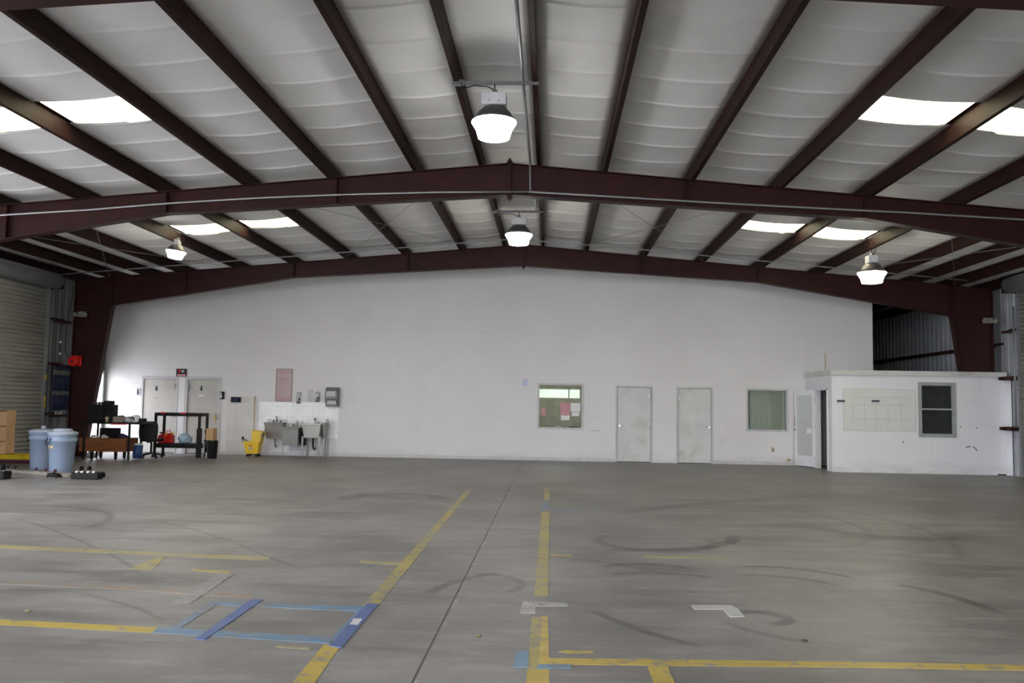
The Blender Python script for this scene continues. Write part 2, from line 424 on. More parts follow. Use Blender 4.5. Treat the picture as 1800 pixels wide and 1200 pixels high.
def world_loc(o):
    v = Vector((0, 0, 0))
    while o is not None: v += o.location; o = o.parent
    return v
def tag(o, label, cat, group=None, kind=None):
    if label: o['label'] = label
    if cat: o['category'] = cat
    if group: o['group'] = group
    if kind: o['kind'] = kind
    return o
def struct(o, label=None):
    o['kind'] = 'structure'
    if label: o['label'] = label
    return o
def thing(name, label, cat, loc, group=None):
    o = bpy.data.objects.new(name, None); C.objects.link(o); o.location = loc
    o.empty_display_size = .1
    return tag(o, label, cat, group)
def box(x0, x1, y0, y1, z0, z1): return MB().box(x0, x1, y0, y1, z0, z1)
def copy_tree(o, parent=None):
    c = o.copy(); C.objects.link(c); c.parent = parent
    for ch in [k for k in bpy.data.objects if k.parent == o]: copy_tree(ch, c)
    return c

XL, XR, YF, YB, YW = -12.25, 12.4, -7.6, 38.0, 24.8
SL = .0875; ZR = 5.77            # purlin underside at the ridge
Y_MAIN, Y_BACK, Y_NEAR = 14.99, 22.66, 7.15
def ztop(x): return ZR-SL*abs(x)
def zroof(x): return ztop(x)+.275

# ---------------------------------------------------------------- ground, floor
struct(MB().box(-90, 90, -90, 100, -.3, -.12).build('ground', M['ground']))
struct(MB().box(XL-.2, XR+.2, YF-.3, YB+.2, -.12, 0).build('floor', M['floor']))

# ---------------------------------------------------------------- ceiling
PX = [-12.1, -11.15, -10.2, -9.25, -7.73, -6.2, -4.68, -3.16, -1.64, -.48, .48, 1.64, 3.16, 4.68, 6.2, 7.73, 9.25, 10.2, 11.15, 12.1]
PITCH = .925; Y0 = 11.02
SKY = [(3.16+.06+1.52, 6.2, 11.02), (-6.2, -4.68, 11.02), (-7.73, -6.2, 11.02), (6.2, 7.73, 11.02),
       (-6.2, -4.68, 18.42), (-7.73, -6.2, 18.42), (4.68, 6.2, 18.42), (6.2, 7.73, 18.42), (-6.2, -4.68, 3.55), (4.68, 6.2, 3.55)]
skyset = set()
for a, b_, y in SKY:
    a = min(PX, key=lambda q: abs(q-a)); b_ = min(PX, key=lambda q: abs(q-b_))
    skyset.add((a, b_, round(y, 2)))
ce = MB()
edges = [XL-.1]+PX+[XR+.1]
def seam(y):
    d = ((y-Y0) % PITCH); d = min(d, PITCH-d); return math.exp(-(d/.022)**2)
def lumps(x, y): return .010*math.sin(1.7*x+.9*y+math.sin(2.3*y))+.008*math.sin(2.9*y-1.3*x+1.0)
for a, b_ in zip(edges[:-1], edges[1:]):
    wide = b_-a
    nx = 12 if wide > 1.2 else (8 if wide > .5 else 2)
    holes = sorted([h[2] for h in skyset if abs(h[0]-a) < .01 and abs(h[1]-b_) < .01])
    ys = []; k = math.ceil((YF-Y0)/PITCH); y = YF-.3; ys = [y]
    while Y0+k*PITCH < YB+.2:
        yk = Y0+k*PITCH
        for t in (-.045, -.025, -.012, 0, .012, .025, .045, .25*PITCH, .5*PITCH, .75*PITCH): ys.append(yk+t)
        k += 1
    ys = [y for y in ys if y < YB+.2]
    for h in holes: ys += [h, h+.9]
    ys = sorted(set(round(y, 4) for y in ys))
    vs = []
    mid = (a+b_)/2
    for y in ys:
        for i in range(nx+1):
            u = i/nx; x = a+wide*u
            sag = min(.05, wide*.035)*math.sin(PI*u)**.8 if wide > .5 else 0
            d = (y-Y0) % PITCH/PITCH
            pil = .008*math.sin(PI*d)*math.sin(PI*u)
            sm = .019*seam(y)*min(1, 3*math.sin(PI*u))
            z = zroof(x)-sag+pil-sm+(lumps(x, y)*math.sin(PI*u) if wide > .5 else 0)
            for h in holes:
                if h-.02 <= y <= h+.92: z = zroof(x)-.045*math.sin(PI*u)
            vs.append((x, y, z))
    fs = []
    for j in range(len(ys)-1):
        ym = (ys[j]+ys[j+1])/2
        if any(h < ym < h+.9 for h in holes): continue
        for i in range(nx): fs.append((j*(nx+1)+i, j*(nx+1)+i+1, (j+1)*(nx+1)+i+1, (j+1)*(nx+1)+i))
    ce.add(vs, fs, True)
struct(ce.build('ceiling', M['roofskin'], solid=.06))
for o in bpy.data.objects:
    if o.name == 'ceiling':
        o.modifiers['solid'].offset = 0
for k, (a, b_, y) in enumerate(sorted(skyset)):
    vs = []; nx = 8
    for yy in (y-.0, y+.9):
        for i in range(nx+1):
            u = i/nx; x = a+(b_-a)*u; vs.append((x, yy, zroof(x)-.045*math.sin(PI*u)+.01))
    mb = MB().add(vs, [(i, i+1, nx+2+i, nx+1+i) for i in range(nx)], True)
    o = mb.build('window_%d' % (k+10), M['skylight'], solid=.006)
    side = 'left' if a < 0 else 'right'
    struct(o, 'translucent roof skylight panel on the %s roof slope' % side)

# ---------------------------------------------------------------- purlins
ordw = ['', 'first', 'second', 'third', 'fourth', 'fifth', 'sixth', 'seventh', 'eighth', 'ninth', 'tenth']
for i, x in enumerate(PX):
    side = -1 if x < 0 else 1
    k = (10-i) if x < 0 else (i-9)
    z = ztop(x); y1 = YW-.02 if x < 9.8 else YB
    mb = MB().box(x-.004, x+.004, YF, y1, z, z+.27)
    xa, xb = (x, x+side*-.065) if side > 0 else (x, x+.065)
    # bottom flange points toward the eave, top flange toward the ridge
    e = side*.065
    mb.box(min(x, x+e), max(x, x+e), YF, y1, z, z+.006)
    mb.box(min(x+e-.003, x+e+.003), max(x+e-.003, x+e+.003), YF, y1, z, z+.022)
    mb.box(min(x, x-e), max(x, x-e), YF, y1, z+.264, z+.27)
    o = mb.build('roof_purlin', M['purlin'])
    tag(o, 'dark red steel roof purlin, %s from the ridge on the %s slope' % (ordw[k], 'left' if side < 0 else 'right'), 'purlin', 'roof purlins')

# ---------------------------------------------------------------- portal frames
BOT = [(0, 5.215), (6.1, 4.845), (10.97, 4.03)]
COLB = 11.57
def portal(Y, label, cutcol=False):
    t = thing('portal_frame', label, 'steel frame', (0, Y, 0), 'steel portal frames')
    for sd in (-1, 1):
        # rafter
        mb = MB()
        top = [(0, ztop(0)-.012), (6.1, ztop(6.1)-.012), (10.97, ztop(10.97)-.012)]
        web = [(sd*x, z) for x, z in BOT]+[(sd*x, z) for x, z in reversed(top)]
        mb.prism(web, 1, Y-.005, Y+.005)
        for (xa, za), (xb, zb) in zip(BOT[:-1], BOT[1:]):
            mb.prism([(sd*xa, za), (sd*xb, zb), (sd*xb, zb-.014), (sd*xa, za-.014)], 1, Y-.1, Y+.1)
        for (xa, za), (xb, zb) in zip(top[:-1], top[1:]):
            mb.prism([(sd*xa, za), (sd*xb, zb), (sd*xb, zb+.010), (sd*xa, za+.010)], 1, Y-.1, Y+.1)
        # web stiffeners
        for xs in (3.05, 6.1, 9.0):
            zb = BOT[0][1]+(BOT[1][1]-BOT[0][1])*xs/6.1 if xs <= 6.1 else BOT[1][1]+(BOT[2][1]-BOT[1][1])*(xs-6.1)/4.87
            mb.box(sd*xs-.005, sd*xs+.005, Y-.095, Y+.095, zb, ztop(xs)-.02)
        mb.build('rafter', M['steel'], t)
        # tapered column
        zt = ztop(12.0)-.012
        mb = MB()
        pts = [(10.985, ztop(10.985)-.012), (12.0, zt), (12.0, 0.01), (COLB, .01), (11.0, 4.03)]
        mb.prism([(sd*a, b_) for a, b_ in pts], 1, Y-.005, Y+.005)
        mb.prism([(sd*11.0, 4.03), (sd*COLB, .01), (sd*(COLB-.014), .01), (sd*10.985, 4.02)], 1, Y-.1, Y+.1)
        mb.box(min(sd*12.0, sd*12.014), max(sd*12.0, sd*12.014), Y-.1, Y+.1, .01, zt)
        mb.box(min(sd*10.975, sd*10.99), max(sd*10.975, sd*10.99), Y-.1, Y+.1, 3.97, ztop(11)-.0)
        mb.prism([(sd*10.985, 4.02), (sd*12, 4.05), (sd*12, 4.038), (sd*10.985, 4.008)], 1, Y-.095, Y+.095)
        mb.prism([(sd*10.985, ztop(11)-.002), (sd*12, ztop(12)-.002), (sd*12, ztop(12)-.012), (sd*10.985, ztop(11)-.012)], 1, Y-.1, Y+.1)
        c = mb.build('column', M['steel'], t)
        MB().box(min(sd*11.47, sd*12.08), max(sd*11.47, sd*12.08), Y-.14, Y+.14, 0, .012).build('base_plate', M['steel'], c)
    # ridge splice plate with pointed ends
    for s2 in (-1, 1):
        x0, x1 = sorted((s2*.002, s2*.02))
        MB().box(x0, x1, Y-.115, Y+.115, 5.17, 5.80).build('ridge_plate', M['steel'], t)
    MB().prism([(-.055, 5.2), (0, 5.13), (.055, 5.2)], 1, Y-.115, Y+.115).build('ridge_point', M['steel'], t)
    MB().prism([(-.055, 5.77), (0, 5.86), (.055, 5.77)], 1, Y-.115, Y-.0).build('ridge_point', M['steel'], t)
portal(Y_BACK, 'dark red portal frame just before the white back wall, both columns in view')
portal(Y_MAIN, 'dark red portal frame crossing mid-hall, with grey conduit along its beam')
portal(Y_NEAR, 'nearest dark red portal frame, only its beam showing in the top corners')
portal(-.4, 'dark red portal frame over the near end of the hall')

# ---------------------------------------------------------------- white partition wall at the back
def wall_y(name, mt, x0, x1, z0, z1, y0, y1, holes, poly_top=None):
    xs = sorted(set([x0, x1]+[h[0] for h in holes]+[h[1] for h in holes]))
    zs = sorted(set([z0, z1]+[h[2] for h in holes]+[h[3] for h in holes]))
    mb = MB()
    for a, b_ in zip(xs[:-1], xs[1:]):
        # merge vertically
        run = None
        for c, d in zip(zs[:-1], zs[1:]):
            inside = any(h[0]-1e-6 <= a and b_ <= h[1]+1e-6 and h[2]-1e-6 <= c and d <= h[3]+1e-6 for h in holes)
            if inside:
                if run: mb.box(a, b_, y0, y1, run[0], run[1]); run = None
            else: run = (run[0], d) if run else (c, d)
        if run: mb.box(a, b_, y0, y1, run[0], run[1])
    if poly_top: mb.prism(poly_top, 1, y0, y1)
    return mb.build(name, mt)
def rect(px0, py0, px1, py1, Y=YW):
    a = wy(px0, py0, Y); b_ = wy(px1, py1, Y); c = wy(px0, py1, Y); d = wy(px1, py0, Y)
    x0 = (a.x+c.x)/2; x1 = (b_.x+d.x)/2; return x0, x1, (b_.z+c.z)/2, (a.z+d.z)/2
W1 = rect(948, 677, 1022, 751); W2 = rect(1315, 686, 1382, 755)
D1 = rect(1085, 681, 1144, 813); D2 = rect(1192, 683, 1250, 813)
D3 = rect(250, 668, 308, 797); D4 = rect(328, 668, 383, 797)
D3 = (D3[0], D3[1], 0, 2.13); D4 = (D4[0], D4[1], 0, 2.13); D1 = (D1[0], D1[1], 0, D1[3]); D2 = (D2[0], D2[1], 0, D2[3])
XE = 9.80
struct(wall_y('wall_back', M['white'], XL, XE, 0, 4.6, YW, YW+.14, [W1, W2, D1, D2, D3, D4],
       [(XL, 4.6), (XE, 4.6), (XE, zroof(XE)-.03), (0, zroof(0)-.1), (XL, zroof(XL)-.03)]))
struct(MB().box(-8.75, D1[0]-.06, YW-.012, YW, 0, .09).build('baseboard_back', M['trimwhite']))
struct(MB().box(D2[1]+.06, 7.84, YW-.012, YW, 0, .09).build('baseboard_right', M['trimwhite']))
struct(MB().box(XE-.0, XE+.012, YW-.01, YW+.15, 2.6, 4.95).build('trim_1', M['steel']))

def window(n, r, label):
    x0, x1, z0, z1 = r
    t = bpy.data.objects.new('window_%d' % n, None); C.objects.link(t); t.location = ((x0+x1)/2, YW, z0); struct(t, label)
    w = .055
    mb = MB()
    for a in ((x0-w, x0, z0-w, z1+w), (x1, x1+w, z0-w, z1+w), (x0, x1, z1, z1+w), (x0, x1, z0-w, z0)):
        mb.box(a[0], a[1], YW-.02, YW+.1, a[2], a[3])
    mb.build('window_frame', M['trimwhite'], t)
    MB().box(x0, x1, YW+.05, YW+.056, z0, z1).build('glass_pane', M['glass'], t)
    return t
w1 = window(1, W1, 'interior window left of the two white doors, papers taped inside')
w2 = window(2, W2, 'interior window right of the two white doors, with closed blind')
# papers on window 1
def sheet(px0, py0, px1, py1, Y, mt, name, label, cat, th=.002, parent=None, group=None):
    x0, x1, z0, z1 = rect(px0, py0, px1, py1, Y)
    o = MB().box(x0, x1, Y-th, Y, z0, z1).build(name, mt, parent)
    if parent is None: tag(o, label, cat, group)
    return o
GY = YW+.049
sheet(985, 708, 1002, 729, GY, M['pinkpaper'], 'notice', 'pink notice taped inside the left window', 'notice')
sheet(986, 730, 1001, 738, GY, M['paper'], 'notice', 'small white notice under the pink one in the left window', 'notice')
sheet(1003, 708, 1020, 723, GY, M['paper'], 'notice', 'larger white notice right of the pink one in the left window', 'notice')
sheet(1005, 723.5, 1018, 731, GY, M['paper'], 'notice', 'small white notice below the larger white one in the left window', 'notice')
sheet(951, 717, 959, 730, GY, M['pinkpaper'], 'notice', 'narrow faded pink notice at the left edge of the left window', 'notice')
sheet(1315, 750, 1321, 756, GY, M['tape_lightblue'], 'sticker', 'small blue sticker in the lower left corner of the blind window', 'sticker')
# office behind window 1
rx0, rx1, ry1 = -1.5, 3.4, 27.6
struct(MB().box(rx0, rx1, YW+.14, ry1, -.001, .004).build('floor_office', M['carpet']))
mb = MB(); mb.box(rx0, rx0+.08, YW+.14, ry1, 0, 2.6); mb.box(rx1, rx1+.08, YW+.14, ry1, 0, 2.6)
mb.box(rx0, rx1+.08, YW+.14, ry1+.08, 2.6, 2.68)
struct(mb.build('wall_office', M['beige']))
bx0, _, _, bz1 = rect(946, 684, 1020, 699, ry1); bxm = rect(946, 684, 1000, 699, ry1)[1]; bx1 = rect(946, 684, 1019, 699, ry1)[1]; bz0 = rect(946, 684, 1020, 699, ry1)[2]
bx0 -= .25
struct(wall_y('wall_office_back', M['beige'], rx0, rx1+.08, 0, 2.6, ry1, ry1+.08, [(bx0, bx1, bz0, bz1)]))
t = bpy.data.objects.new('window_3', None); C.objects.link(t); t.location = (bx0, ry1, bz0); struct(t, 'bright high window in the room behind the left window')
MB().box(bx0, bx1, ry1+.03, ry1+.05, bz0, bz1).build('glass_pane', M['window_lit'], t)
MB().box(bxm-.02, bxm+.02, ry1-.01, ry1+.03, bz0, bz1).build('mullion', M['beige'], t)
fx = thing('office_fill_light', 'added fill light on the unseen ceiling of the office behind the left window', 'lamp', (1.0, 26.2, 2.6))  # unseen fill light added to brighten the office interior
MB().box(.4, 1.6, 26.05, 26.35, 2.55, 2.6).build('housing', M['cleanwhite'], fx); MB().box(.43, 1.57, 26.08, 26.32, 2.53, 2.55).build('diffuser', M['fill_glow'], fx)
# small things along the sill
sx0, sx1, sz, _ = rect(948, 747, 975, 751, YW+.1)
struct(MB().box(W1[0], W1[1], YW+.06, YW+.3, W1[2]-.05, W1[2]-.005).build('trim_2', M['trimwhite']))
zz = W1[2]-.005
def sillbox(px0, px1, h, mt, name, label, cat):
    x0 = wy(px0, 750, YW+.18).x; x1 = wy(px1, 750, YW+.18).x
    tag(MB().box(x0, x1, YW+.1, YW+.22, zz, zz+h).build(name, mt, bevel=.004), label, cat)
sillbox(952, 972, .05, M['cream'], 'wooden_tray', 'low tan tray on the sill of the left window', 'tray')
sillbox(976, 985, .045, M['cleanwhite'], 'cup', 'small white cup, left one on the sill of the left window', 'cup')
sillbox(989, 995, .05, M['disp_light'], 'small_jar', 'small pale jar at the middle of the left window sill', 'jar')
sillbox(1000, 1016, .025, M['black'], 'stapler', 'flat dark stapler at the right of the left window sill', 'stapler')
# blind in window 2
bl = thing('window_blind', 'closed olive grey vertical blind behind the right window', 'blind', ((W2[0]+W2[1])/2, YW+.16, W2[2]))
MB().box(W2[0]-.02, W2[1]+.02, YW+.142, YW+.2, W2[3]-.03, W2[3]+.03).build('head_rail', M['blind'], bl)
n = 15; w = (W2[1]-W2[0]-.08)/n
for i in range(n):
    x = W2[0]+.08+w*i
    MB().prism([(x, YW+.168), (x+w*.5, YW+.160), (x+w*1.02, YW+.172), (x+w*1.02, YW+.174), (x+w*.5, YW+.162), (x, YW+.17)], 2, W2[2]-.03, W2[3]-.02).build('blind_slat', M['blind'], bl)
struct(MB().box(5.9, 7.8, YW+.5, YW+.55, 0, 2.6).box(5.9, 7.8, YW+.14, YW+.5, 2.55, 2.6).build('wall_store', M['beige']))

def lever(parent, x, z, sgn, Y, mt):
    h = MB().cyl((x, Y, z), (x, Y-.05, z), .028).cyl((x, Y-.05, z), (x+sgn*.11, Y-.05, z), .010).build('door_handle', mt, parent)
    return h
def door(n, r, hinge, mt, label, Y=YW, lev=True, trim='trimwhite'):
    x0, x1, z0, z1 = r
    t = bpy.data.objects.new('door_%d' % n, None); C.objects.link(t); t.location = ((x0+x1)/2, Y, 0); struct(t, label)
    w = .05
    mb = MB(); mb.box(x0-w, x0, Y-.018, Y+.1, 0, z1+w); mb.box(x1, x1+w, Y-.018, Y+.1, 0, z1+w); mb.box(x0, x1, Y-.018, Y+.1, z1, z1+w)
    mb.build('door_frame', M[trim], t)
    MB().box(x0+.006, x1-.006, Y+.008, Y+.052, .018, z1-.006).build('door_leaf', mt, t, bevel=.002)
    MB().box(x0, x1, Y-.0, Y+.1, 0, .012).build('threshold', M['grime'], t)
    hx = x1 if hinge > 0 else x0
    for hz in (.28, 1.08, z1-.28):
        mb = MB().cyl((hx-hinge*.002, Y-.012, hz-.055), (hx-hinge*.002, Y-.012, hz+.055), .011)
        mb.box(min(hx, hx-hinge*.06), max(hx, hx-hinge*.06), Y+.002, Y+.01, hz-.05, hz+.05)
        if hz != 1.08: mb.box(min(hx, hx-hinge*.14), max(hx, hx-hinge*.14), Y-.006, Y+.006, hz+.03, hz+.055)
        mb.build('hinge', M['galv'], t)
    if lev: lever(t, (x0+.07 if hinge > 0 else x1-.07), 1.02, hinge, Y+.01, M['chrome'])
    return t
d1 = door(1, D1, 1, M['doorpaint'], 'left one of the two white doors in the middle of the wall, lever at its left')
for dx in (.43, .6): MB().cyl((D1[0]+dx*.95, YW+.008, 1.75), (D1[0]+dx*.95, YW+.004, 1.75), .012).build('screw_hole', M['grime'], d1)
d2 = door(2, D2, -1, M['doorpaint'], 'right one of the two white doors in the middle of the wall, lever at its right')
d3 = door(3, D3, 1, M['beigedoor'], 'beige restroom door next to the bright side opening', lev=False)
d4 = door(4, D4, -1, M['beigedoor'], 'beige restroom door beside the clock', lev=False)
h = MB().cyl((D4[1]-.07, YW+.01, 1.02), (D4[1]-.07, YW-.04, 1.02), .03).cyl((D4[1]-.07, YW-.03, 1.02), (D4[1]-.12, YW-.035, 1.02), .012).build('door_handle', M['brass'], d4)
MB().box(D4[1]-.085, D4[1]-.055, YW+.003, YW+.01, .9, 1.15).build('lock_plate', M['brass'], d4)
# dark closer arm bits by the two top hinges
for dd, x in ((d3, D3[1]-.02), (d4, D4[0]+.02)):
    MB().box(x-.03, x+.03, YW-.012, YW+.01, 1.88, 2.0).build('strike', M['disp_base'], dd)
# figure pictograms on the two doors
for dd, px_ in ((d3, 275), (d4, 354)):
    p = wy(px_, 682, YW)
    MB().box(p.x-.05, p.x+.05, YW+.002, YW+.008, p.z-.085, p.z+.085).build('pictogram_sign', M['disp_light'], dd)
    mb = MB().cyl((p.x, YW+.004, p.z+.05), (p.x, YW-.001, p.z+.05), .022).prism([(p.x-.035, p.z+.02), (p.x+.035, p.z+.02), (p.x+.018, p.z-.075), (p.x-.018, p.z-.075)], 1, YW-.001, YW+.003)
    mb.build('pictogram', M['black'], dd)
p = wy(275, 701, YW); MB().cyl((p.x, YW+.009, p.z+.03), (p.x, YW+.003, p.z+.03), .022).build('door_viewer', M['disp_base'], d3)
p = wy(354, 695, YW); MB().box(p.x-.09, p.x+.06, YW+.004, YW+.009, p.z-.03, p.z+.03).build('notice_strip', M['ash'], d4)
# trim header joining the two doors
struct(MB().box(D3[0]-.06, D4[1]+.06, YW-.014, YW, 2.185, 2.215).build('trim_3', M['trimwhite']))
struct(MB().box(D3[1]+.08, D4[0]-.07, YW-.02, YW, 0, 2.18).build('trim_4', M['white']))

# ---- signs and small items on the back wall
t = thing('wall_sign', 'small black sign with red and white marks above the restroom doors', 'sign', wy(319, 662, YW))
x0, x1, z0, z1 = rect(310, 648, 328.5, 662, YW)
MB().box(x0, x1, YW-.012, YW, z0, z1).build('sign_board', M['exit'], t)
mb = MB()
h_ = z1-z0; w_ = x1-x0
mb.box(x0+.2*w_, x0+.4*w_, YW-.014, YW-.011, z0+.55*h_, z0+.85*h_)
MB_ = mb.build('sign_mark', M['red'], t)
MB().box(x0+.5*w_, x0+.75*w_, YW-.014, YW-.011, z0+.55*h_, z0+.85*h_).build('sign_mark', M['disp_light'], t)
MB().box(x0+.1*w_, x1-.1*w_, YW-.014, YW-.011, z0+.1*h_, z0+.32*h_).build('sign_mark', M['pinkpaper'], t)
for (a, b_, c, d), lab in (((387, 688, 395, 701.5), 'small black and white picture sign right of the right restroom door'), ((241, 682, 248, 695), 'small pale blue sign at the left edge of the left restroom door')):
    x0, x1, z0, z1 = rect(a, b_, c, d)
    t = thing('picture_sign', lab, 'sign', ((x0+x1)/2, YW, z0))
    dark = a > 300
    MB().box(x0, x1, YW-.024, YW-.015, z0, z1).build('sign_board', M['black' if dark else 'disp_light'], t)
    MB().box(x0+.01, x1-.01, YW-.016, YW-.0, z0+.01, z1-.01).build('sign_backing', M['disp_base'], t)
    MB().prism([(x0+.015, z0+.03), (x0+.07, z0+.05), (x0+.04, z1-.03), (x0+.015, z1-.02)], 1, YW-.027, YW-.023).build('sign_mark', M['paper' if dark else 'rednav'], t)
# clock with its cord
x0, x1, z0, z1 = rect(407, 697.5, 424, 707)
t = thing('digital_clock', 'dark digital time clock on the white wall, right of the restroom doors', 'clock', ((x0+x1)/2, YW, z0))
MB().box(x0, x1, YW-.07, YW, z0, z1).build('case', M['black'], t, bevel=.008)
MB().box(x0+.05, x1-.05, YW-.074, YW-.069, z0+.03, z1-.035).build('display', M['rednav'], t)
MB().tube([((x0+x1)/2, YW-.01, z0), ((x0+x1)/2+.01, YW-.008, .9), ((x0+x1)/2-.01, YW-.008, .5)], .006).build('power_cord', M['trimwhite'], t)
# painted plywood sheet
x0, x1, z0, z1 = rect(398, 697, 446, 797)
tag(MB().box(x0, x1, YW-.012, YW, .1, z1).build('wall_panel', M['panelpaint'], bevel=.002), 'off-white painted plywood sheet on the wall behind the yellow mop bucket', 'panel')
# pink poster
x0, x1, z0, z1 = rect(485, 648, 514, 705.5)
t = thing('framed_poster', 'tall pink framed notice above the hand sinks', 'poster', ((x0+x1)/2, YW, z0))
mb = MB(); w_ = .025
for a in ((x0, x0+w_, z0, z1), (x1-w_, x1, z0, z1), (x0+w_, x1-w_, z1-w_, z1), (x0+w_, x1-w_, z0, z0+w_)): mb.box(a[0], a[1], YW-.02, YW, a[2], a[3])
mb.build('frame', mat('pink_grey_frame', (.30, .22, .22), .5), t)
M['pinkposter'] = mat('pale_pink_paper', (.56, .45, .47), .6, 0, .08, 2)
MB().box(x0+w_, x1-w_, YW-.012, YW-.002, z0+w_, z1-w_).build('paper', M['pinkposter'], t)
zr = z1-z0
for k, (fz, fh, c) in enumerate(((.9, .07, 'p2'), (.69, .02, 'p3'), (.2, .015, 'p3'), (.08, .12, 'p2'))):
    if c not in M: M[c] = mat('poster_ink_'+c, (.54, .35, .39) if c == 'p2' else (.40, .27, .30), .6)
    MB().box(x0+w_+.01, x1-w_-.01, YW-.0135, YW-.0115, z0+zr*(fz-fh/2), z0+zr*(fz+fh/2)).build('printed_band', M[c], t)
mb = MB()
for k in range(22):
    zz_ = z0+zr*(.16+.031*k) if False else z0+zr*(.25+.029*k)
    if zz_ > z0+zr*.85: break
    mb.box(x0+w_+.04, x1-w_-.04-random.random()*.12, YW-.0135, YW-.0115, zz_, zz_+.010)
o = mb.build('printed_lines', M['p2'], t)
# note and scuffs
sheet(919, 666, 928, 678, YW, mat('pale_blue_paper', (.52, .56, .72), .6), 'notice', 'small pale blue note high on the wall left of the left window', 'notice', .003)
# outlet & yellow pipe cap
x0, x1, z0, z1 = rect(1356, 786, 1361, 794)
t = thing('wall_outlet', 'pale wall outlet under the blind window', 'outlet', ((x0+x1)/2, YW, z0))
MB().box(x0, x1, YW-.008, YW, z0, z1).build('cover_plate', M['cream'], t, bevel=.002); MB().box(x0+.02, x1-.02, YW-.011, YW-.007, z0+.03, z1-.03).build('socket', M['disp_base'], t)
p = wy(1385, 808, YW-.03)
t = thing('hose_valve', 'small brass valve low on the wall beside the glass door', 'valve', (p.x, YW-.03, p.z))
MB().cyl((p.x, YW, p.z), (p.x, YW-.08, p.z), .018).build('pipe_stub', M['brass'], t)
MB().cyl((p.x, YW-.08, p.z-.035), (p.x, YW-.08, p.z+.035), .035).build('valve_wheel', M['brass'], t)

# ---- splashback, sinks
x0, x1, z0, z1 = rect(455, 707, 595, 770)
tag(MB().box(x0, x1, YW-.012, YW, z0, z1).build('tile_splashback', M['tile']), 'white tiled splashback on the wall behind the three sinks', 'tiles')
TX = (x0, x1)
def basin(pxa, pxb, pya, pyb, Y0_, label, name='hand_sink'):
    """wall-hung sink: tapering metal bowl with a rim, apron, faucet and drain"""
    a = wy(pxa, pya, Y0_); b_ = wy(pxb, pyb, Y0_)
    xa, xb, zt = a.x, b_.x, a.z-.02; zb = wy((pxa+pxb)/2, pyb, Y0_).z
    yb = YW-.014
    t = thing(name, label, 'sink', ((xa+xb)/2, yb, zb), 'grey hand sinks')
    mb = MB()
    # outer shell, tapering down; inner bowl
    def ring(x0, x1, y0, y1, z): return [(x0, y0, z), (x1, y0, z), (x1, y1, z), (x0, y1, z)]
    vs = ring(xa, xb, Y0_, yb, zt)+ring(xa+.03, xb-.03, Y0_+.02, yb, zt-.09)+ring(xa+.06, xb-.06, Y0_+.08, yb, zb)
    ins = ring(xa+.045, xb-.045, Y0_+.045, yb-.08, zt)+ring(xa+.09, xb-.09, Y0_+.1, yb-.12, zt-.16)
    mb.add(vs+ins, [(0, 1, 5, 4), (1, 2, 6, 5), (2, 3, 7, 6), (3, 0, 4, 7), (4, 5, 9, 8), (5, 6, 10, 9), (6, 7, 11, 10), (7, 4, 8, 11), (8, 9, 10, 11),
                    (0, 12, 13, 1), (1, 13, 14, 2), (2, 14, 15, 3), (3, 15, 12, 0), (12, 16, 17, 13), (13, 17, 18, 14), (14, 18, 19, 15), (15, 19, 16, 12), (16, 19, 18, 17)])
    mb.build('bowl', M['sink'], t, bevel=.006)
    MB().box(xa-.005, xb+.005, yb-.03, yb, zt, zt+.09).build('back_ledge', M['sink'], t, bevel=.005)
    xm = (xa+xb)/2
    MB().tube([(xm, yb-.06, zt+.0), (xm, yb-.06, zt+.13), (xm, yb-.09, zt+.17), (xm, yb-.16, zt+.17), (xm, yb-.19, zt+.13)], .013).build('faucet', M['chrome'], t)
    for s_ in (-.1, .1): MB().lathe((xm+s_, yb-.06, zt), [(.02, 0), (.014, .03), (.03, .05), (.02, .07)]).build('tap_handle', M['chrome'], t)
    return t, xa, xb, zt, zb, yb
s1 = basin(463, 497, 741, 771, 24.42, 'left grey wall-hung hand sink, slightly behind the mop bucket')
MB().tube([(s1[1]+.5*(s1[2]-s1[1]), 24.62, s1[4]), (s1[1]+.5*(s1[2]-s1[1]), 24.62, s1[4]-.18), (s1[1]+.5*(s1[2]-s1[1]), 24.72, s1[4]-.24), (s1[1]+.5*(s1[2]-s1[1]), 24.78, s1[4]-.24)], .022).build('drain_pipe', M['disp_base'], s1[0])
MB().cyl((s1[2]-.1, 24.77, s1[4]-.5), (s1[2]-.1, 24.77, s1[4]), .012).build('supply_pipe', M['trimwhite'], s1[0])
MB().tube([(s1[1]-.03, 24.76, s1[3]-.05), (s1[1]-.05, 24.76, s1[3]-.1), (s1[1]-.08, 24.76, .55)], .012).build('supply_hose', M['disp_base'], s1[0])
s2 = basin(492, 525, 749, 783, 24.0, 'middle grey hand sink with dark knee panel, in front of the left one')
MB().prism([(24.0, s2[3]-.02), (s2[5], s2[3]-.02), (s2[5], s2[4]-.02), (24.45, s2[4]-.02), (24.22, s2[4]+.12), (24.1, s2[3]-.17)], 0, s2[2]-.012, s2[2]+.002).build('side_panel', M['blacksteel'], s2[0])
MB().box(s2[1]+.05, s2[2]-.0, 24.75, s2[5], s2[4]-.18, s2[4]).build('lower_cover', M['disp_light'], s2[0])
